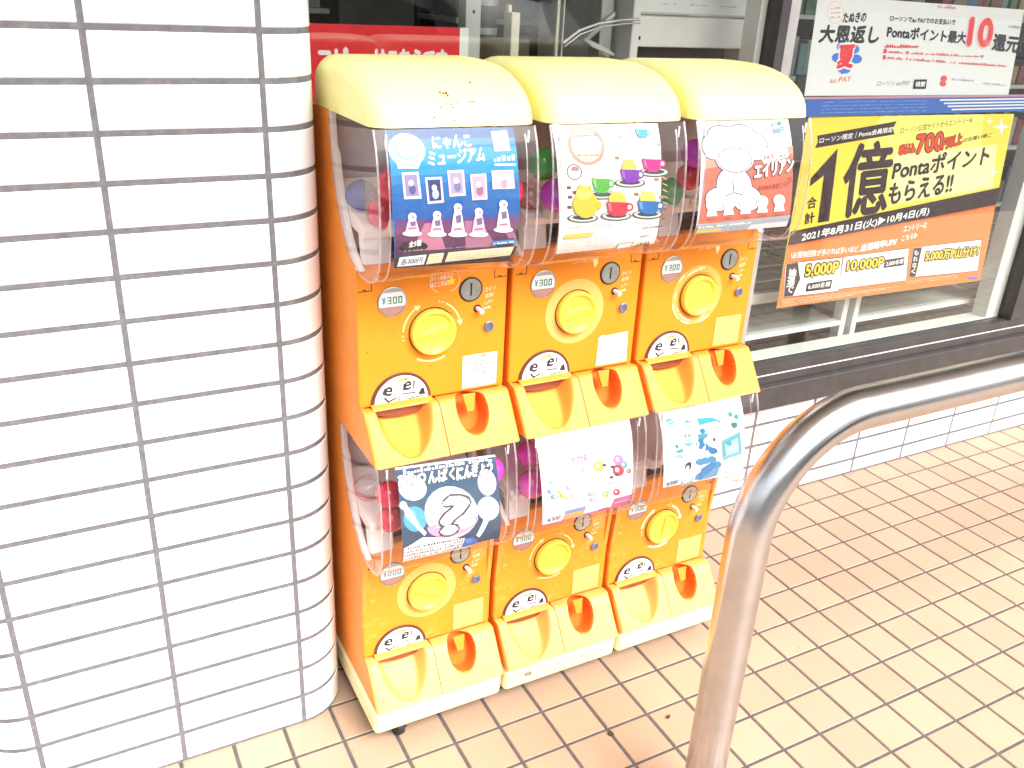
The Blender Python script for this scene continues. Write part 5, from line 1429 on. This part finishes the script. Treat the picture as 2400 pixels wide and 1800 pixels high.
# small dead leaf scraps on the tiles
for x, y, s, lab in ((.80, -.30, .009, 'small dark leaf scrap on the tiles in front of the middle machine'), (.94, -.315, .006, 'tiny dark crumb on a grout line right of the leaf scrap')):
    b = MB((x, y, 0)); rn = random.Random(int(x * 100)); pts = [(x + s * math.cos(i * 1.05) * rn.uniform(.5, 1.1), y + s * .7 * math.sin(i * 1.05) * rn.uniform(.5, 1.1)) for i in range(6)]
    n = 6; b.mesh([(a, c, .001) for a, c in pts] + [(a, c, .003 + .003 * rn.random()) for a, c in pts], [tuple(range(n)), tuple(range(n, 2 * n))] + [(i, (i + 1) % n, n + (i + 1) % n, n + i) for i in range(n)])
    o = b.build('dead_leaf', simple('dead_leaf', (.06, .03, .015), .8), smooth=0); o.location = (x, y, 0); tag(o, lab, 'leaf')

# unseen, far behind the viewer: low dark building added to darken the reflections
b = MB((2, -26, -.12)); b.box(-18, 22, -32, -26, -.12, 6.5); b.box(-18.3, 22.3, -32.3, -25.7, 6.5, 6.8)
for i in range(12): b.box(-17 + i * 3.2, -15 + i * 3.2, -26.05, -26.0, .9, 2.4, 1); b.box(-17 + i * 3.2, -15 + i * 3.2, -26.05, -26.0, 3.8, 5.3, 1)
o = b.build('unseen_building', [simple('dull_brown_facade', (.16, .13, .11), .8), M['dark']], smooth=0); o.location = (2, -26, -.12); tag(o, 'unseen low brown building added across the street to darken reflections', 'building')

# parked car facing the shop, out in the lot (seen only mirrored in glass and steel)
def car(cx, yf):
    root = empty('parked_car', (cx, yf - 1.9, -.12), 'dark grey parked car mirrored in the steel rail and window', 'car'); off = root.location; Z = -.12
    paint_ = simple('dark_grey_car_paint', (.07, .072, .078), .12, .3); gl = simple('dark_car_glass', (.02, .025, .03), .05); rub = M['black']
    def loft(st, name, mat, par=root):
        b = MB(off); k = 0; rings = []
        for y, hw, z0, z1, r in st:
            rings.append([(cx + sx * hw * q, yf - y, Z + z) for sx, q, z in ((-1, .92, z0), (-1, 1, z0 + .12), (-1, 1, (z0 + z1) / 2), (-1, .97, z1 - r), (-1, .86, z1), (0, 0, z1 + .02), (1, .86, z1), (1, .97, z1 - r), (1, 1, (z0 + z1) / 2), (1, 1, z0 + .12), (1, .92, z0))])
        n = len(rings[0]); vs = [p for r_ in rings for p in r_]
        b.mesh(vs, [(i * n + j, (i + 1) * n + j, (i + 1) * n + (j + 1) % n, i * n + (j + 1) % n) for i in range(len(rings) - 1) for j in range(n)] + [tuple(range(n)), tuple(range(len(vs) - n, len(vs)))])
        return b.build(name, mat, par, .02, 2, smooth=50)
    body = loft([(0, .62, .30, .62, .06), (.12, .76, .22, .74, .08), (.5, .82, .2, .84, .08), (1.1, .84, .2, .95, .07), (2.4, .85, .2, .97, .06), (3.6, .83, .22, .97, .07), (3.95, .74, .3, .85, .08)], 'body', paint_)
    cab = loft([(.95, .70, .9, .95, .02), (1.65, .62, .9, 1.46, .1), (2.6, .62, .9, 1.50, .1), (3.3, .60, .9, 1.40, .1), (3.85, .66, .88, .98, .03)], 'cabin_glass', gl)
    b = MB(off); b.box(cx - .54, cx + .54, yf - 3.2, yf - 1.7, Z + 1.475, Z + 1.535); b.build('roof', paint_, root, .025, 3)
    for sx in (-1, 1):
        for y in (.75, 3.15):
            b = MB(off); vs = []; k_ = 28; pr = ((.16, .0), (.30, .0), (.315, .03), (.315, .17), (.30, .19), (.1, .19))
            for r_, t in pr: vs += [(cx + sx * (.86 - t), yf - y + r_ * math.cos(2 * math.pi * i / k_), Z + .315 + r_ * math.sin(2 * math.pi * i / k_)) for i in range(k_)]
            b.mesh(vs, [(j * k_ + i, j * k_ + (i + 1) % k_, (j + 1) * k_ + (i + 1) % k_, (j + 1) * k_ + i) for j in range(5) for i in range(k_)]); w = b.build('wheel', rub, root)
            b = MB(off); b.mesh([(cx + sx * .855, yf - y + .17 * math.cos(2 * math.pi * i / k_), Z + .315 + .17 * math.sin(2 * math.pi * i / k_)) for i in range(k_)], [tuple(range(k_))]); b.build('rim', M['alul'], w)
        b = MB(off); b.box(cx + sx * .60 - .14, cx + sx * .60 + .14, yf - .16, yf - .03, Z + .60, Z + .72); b.build('headlight', M['glass'] if 0 else M['alul'], root, .02)
    b = MB(off); b.box(cx - .40, cx + .40, yf - .06, yf + .012, Z + .42, Z + .58); b.build('grille', M['dark'], root, .01)
car(3.3, -2.9)
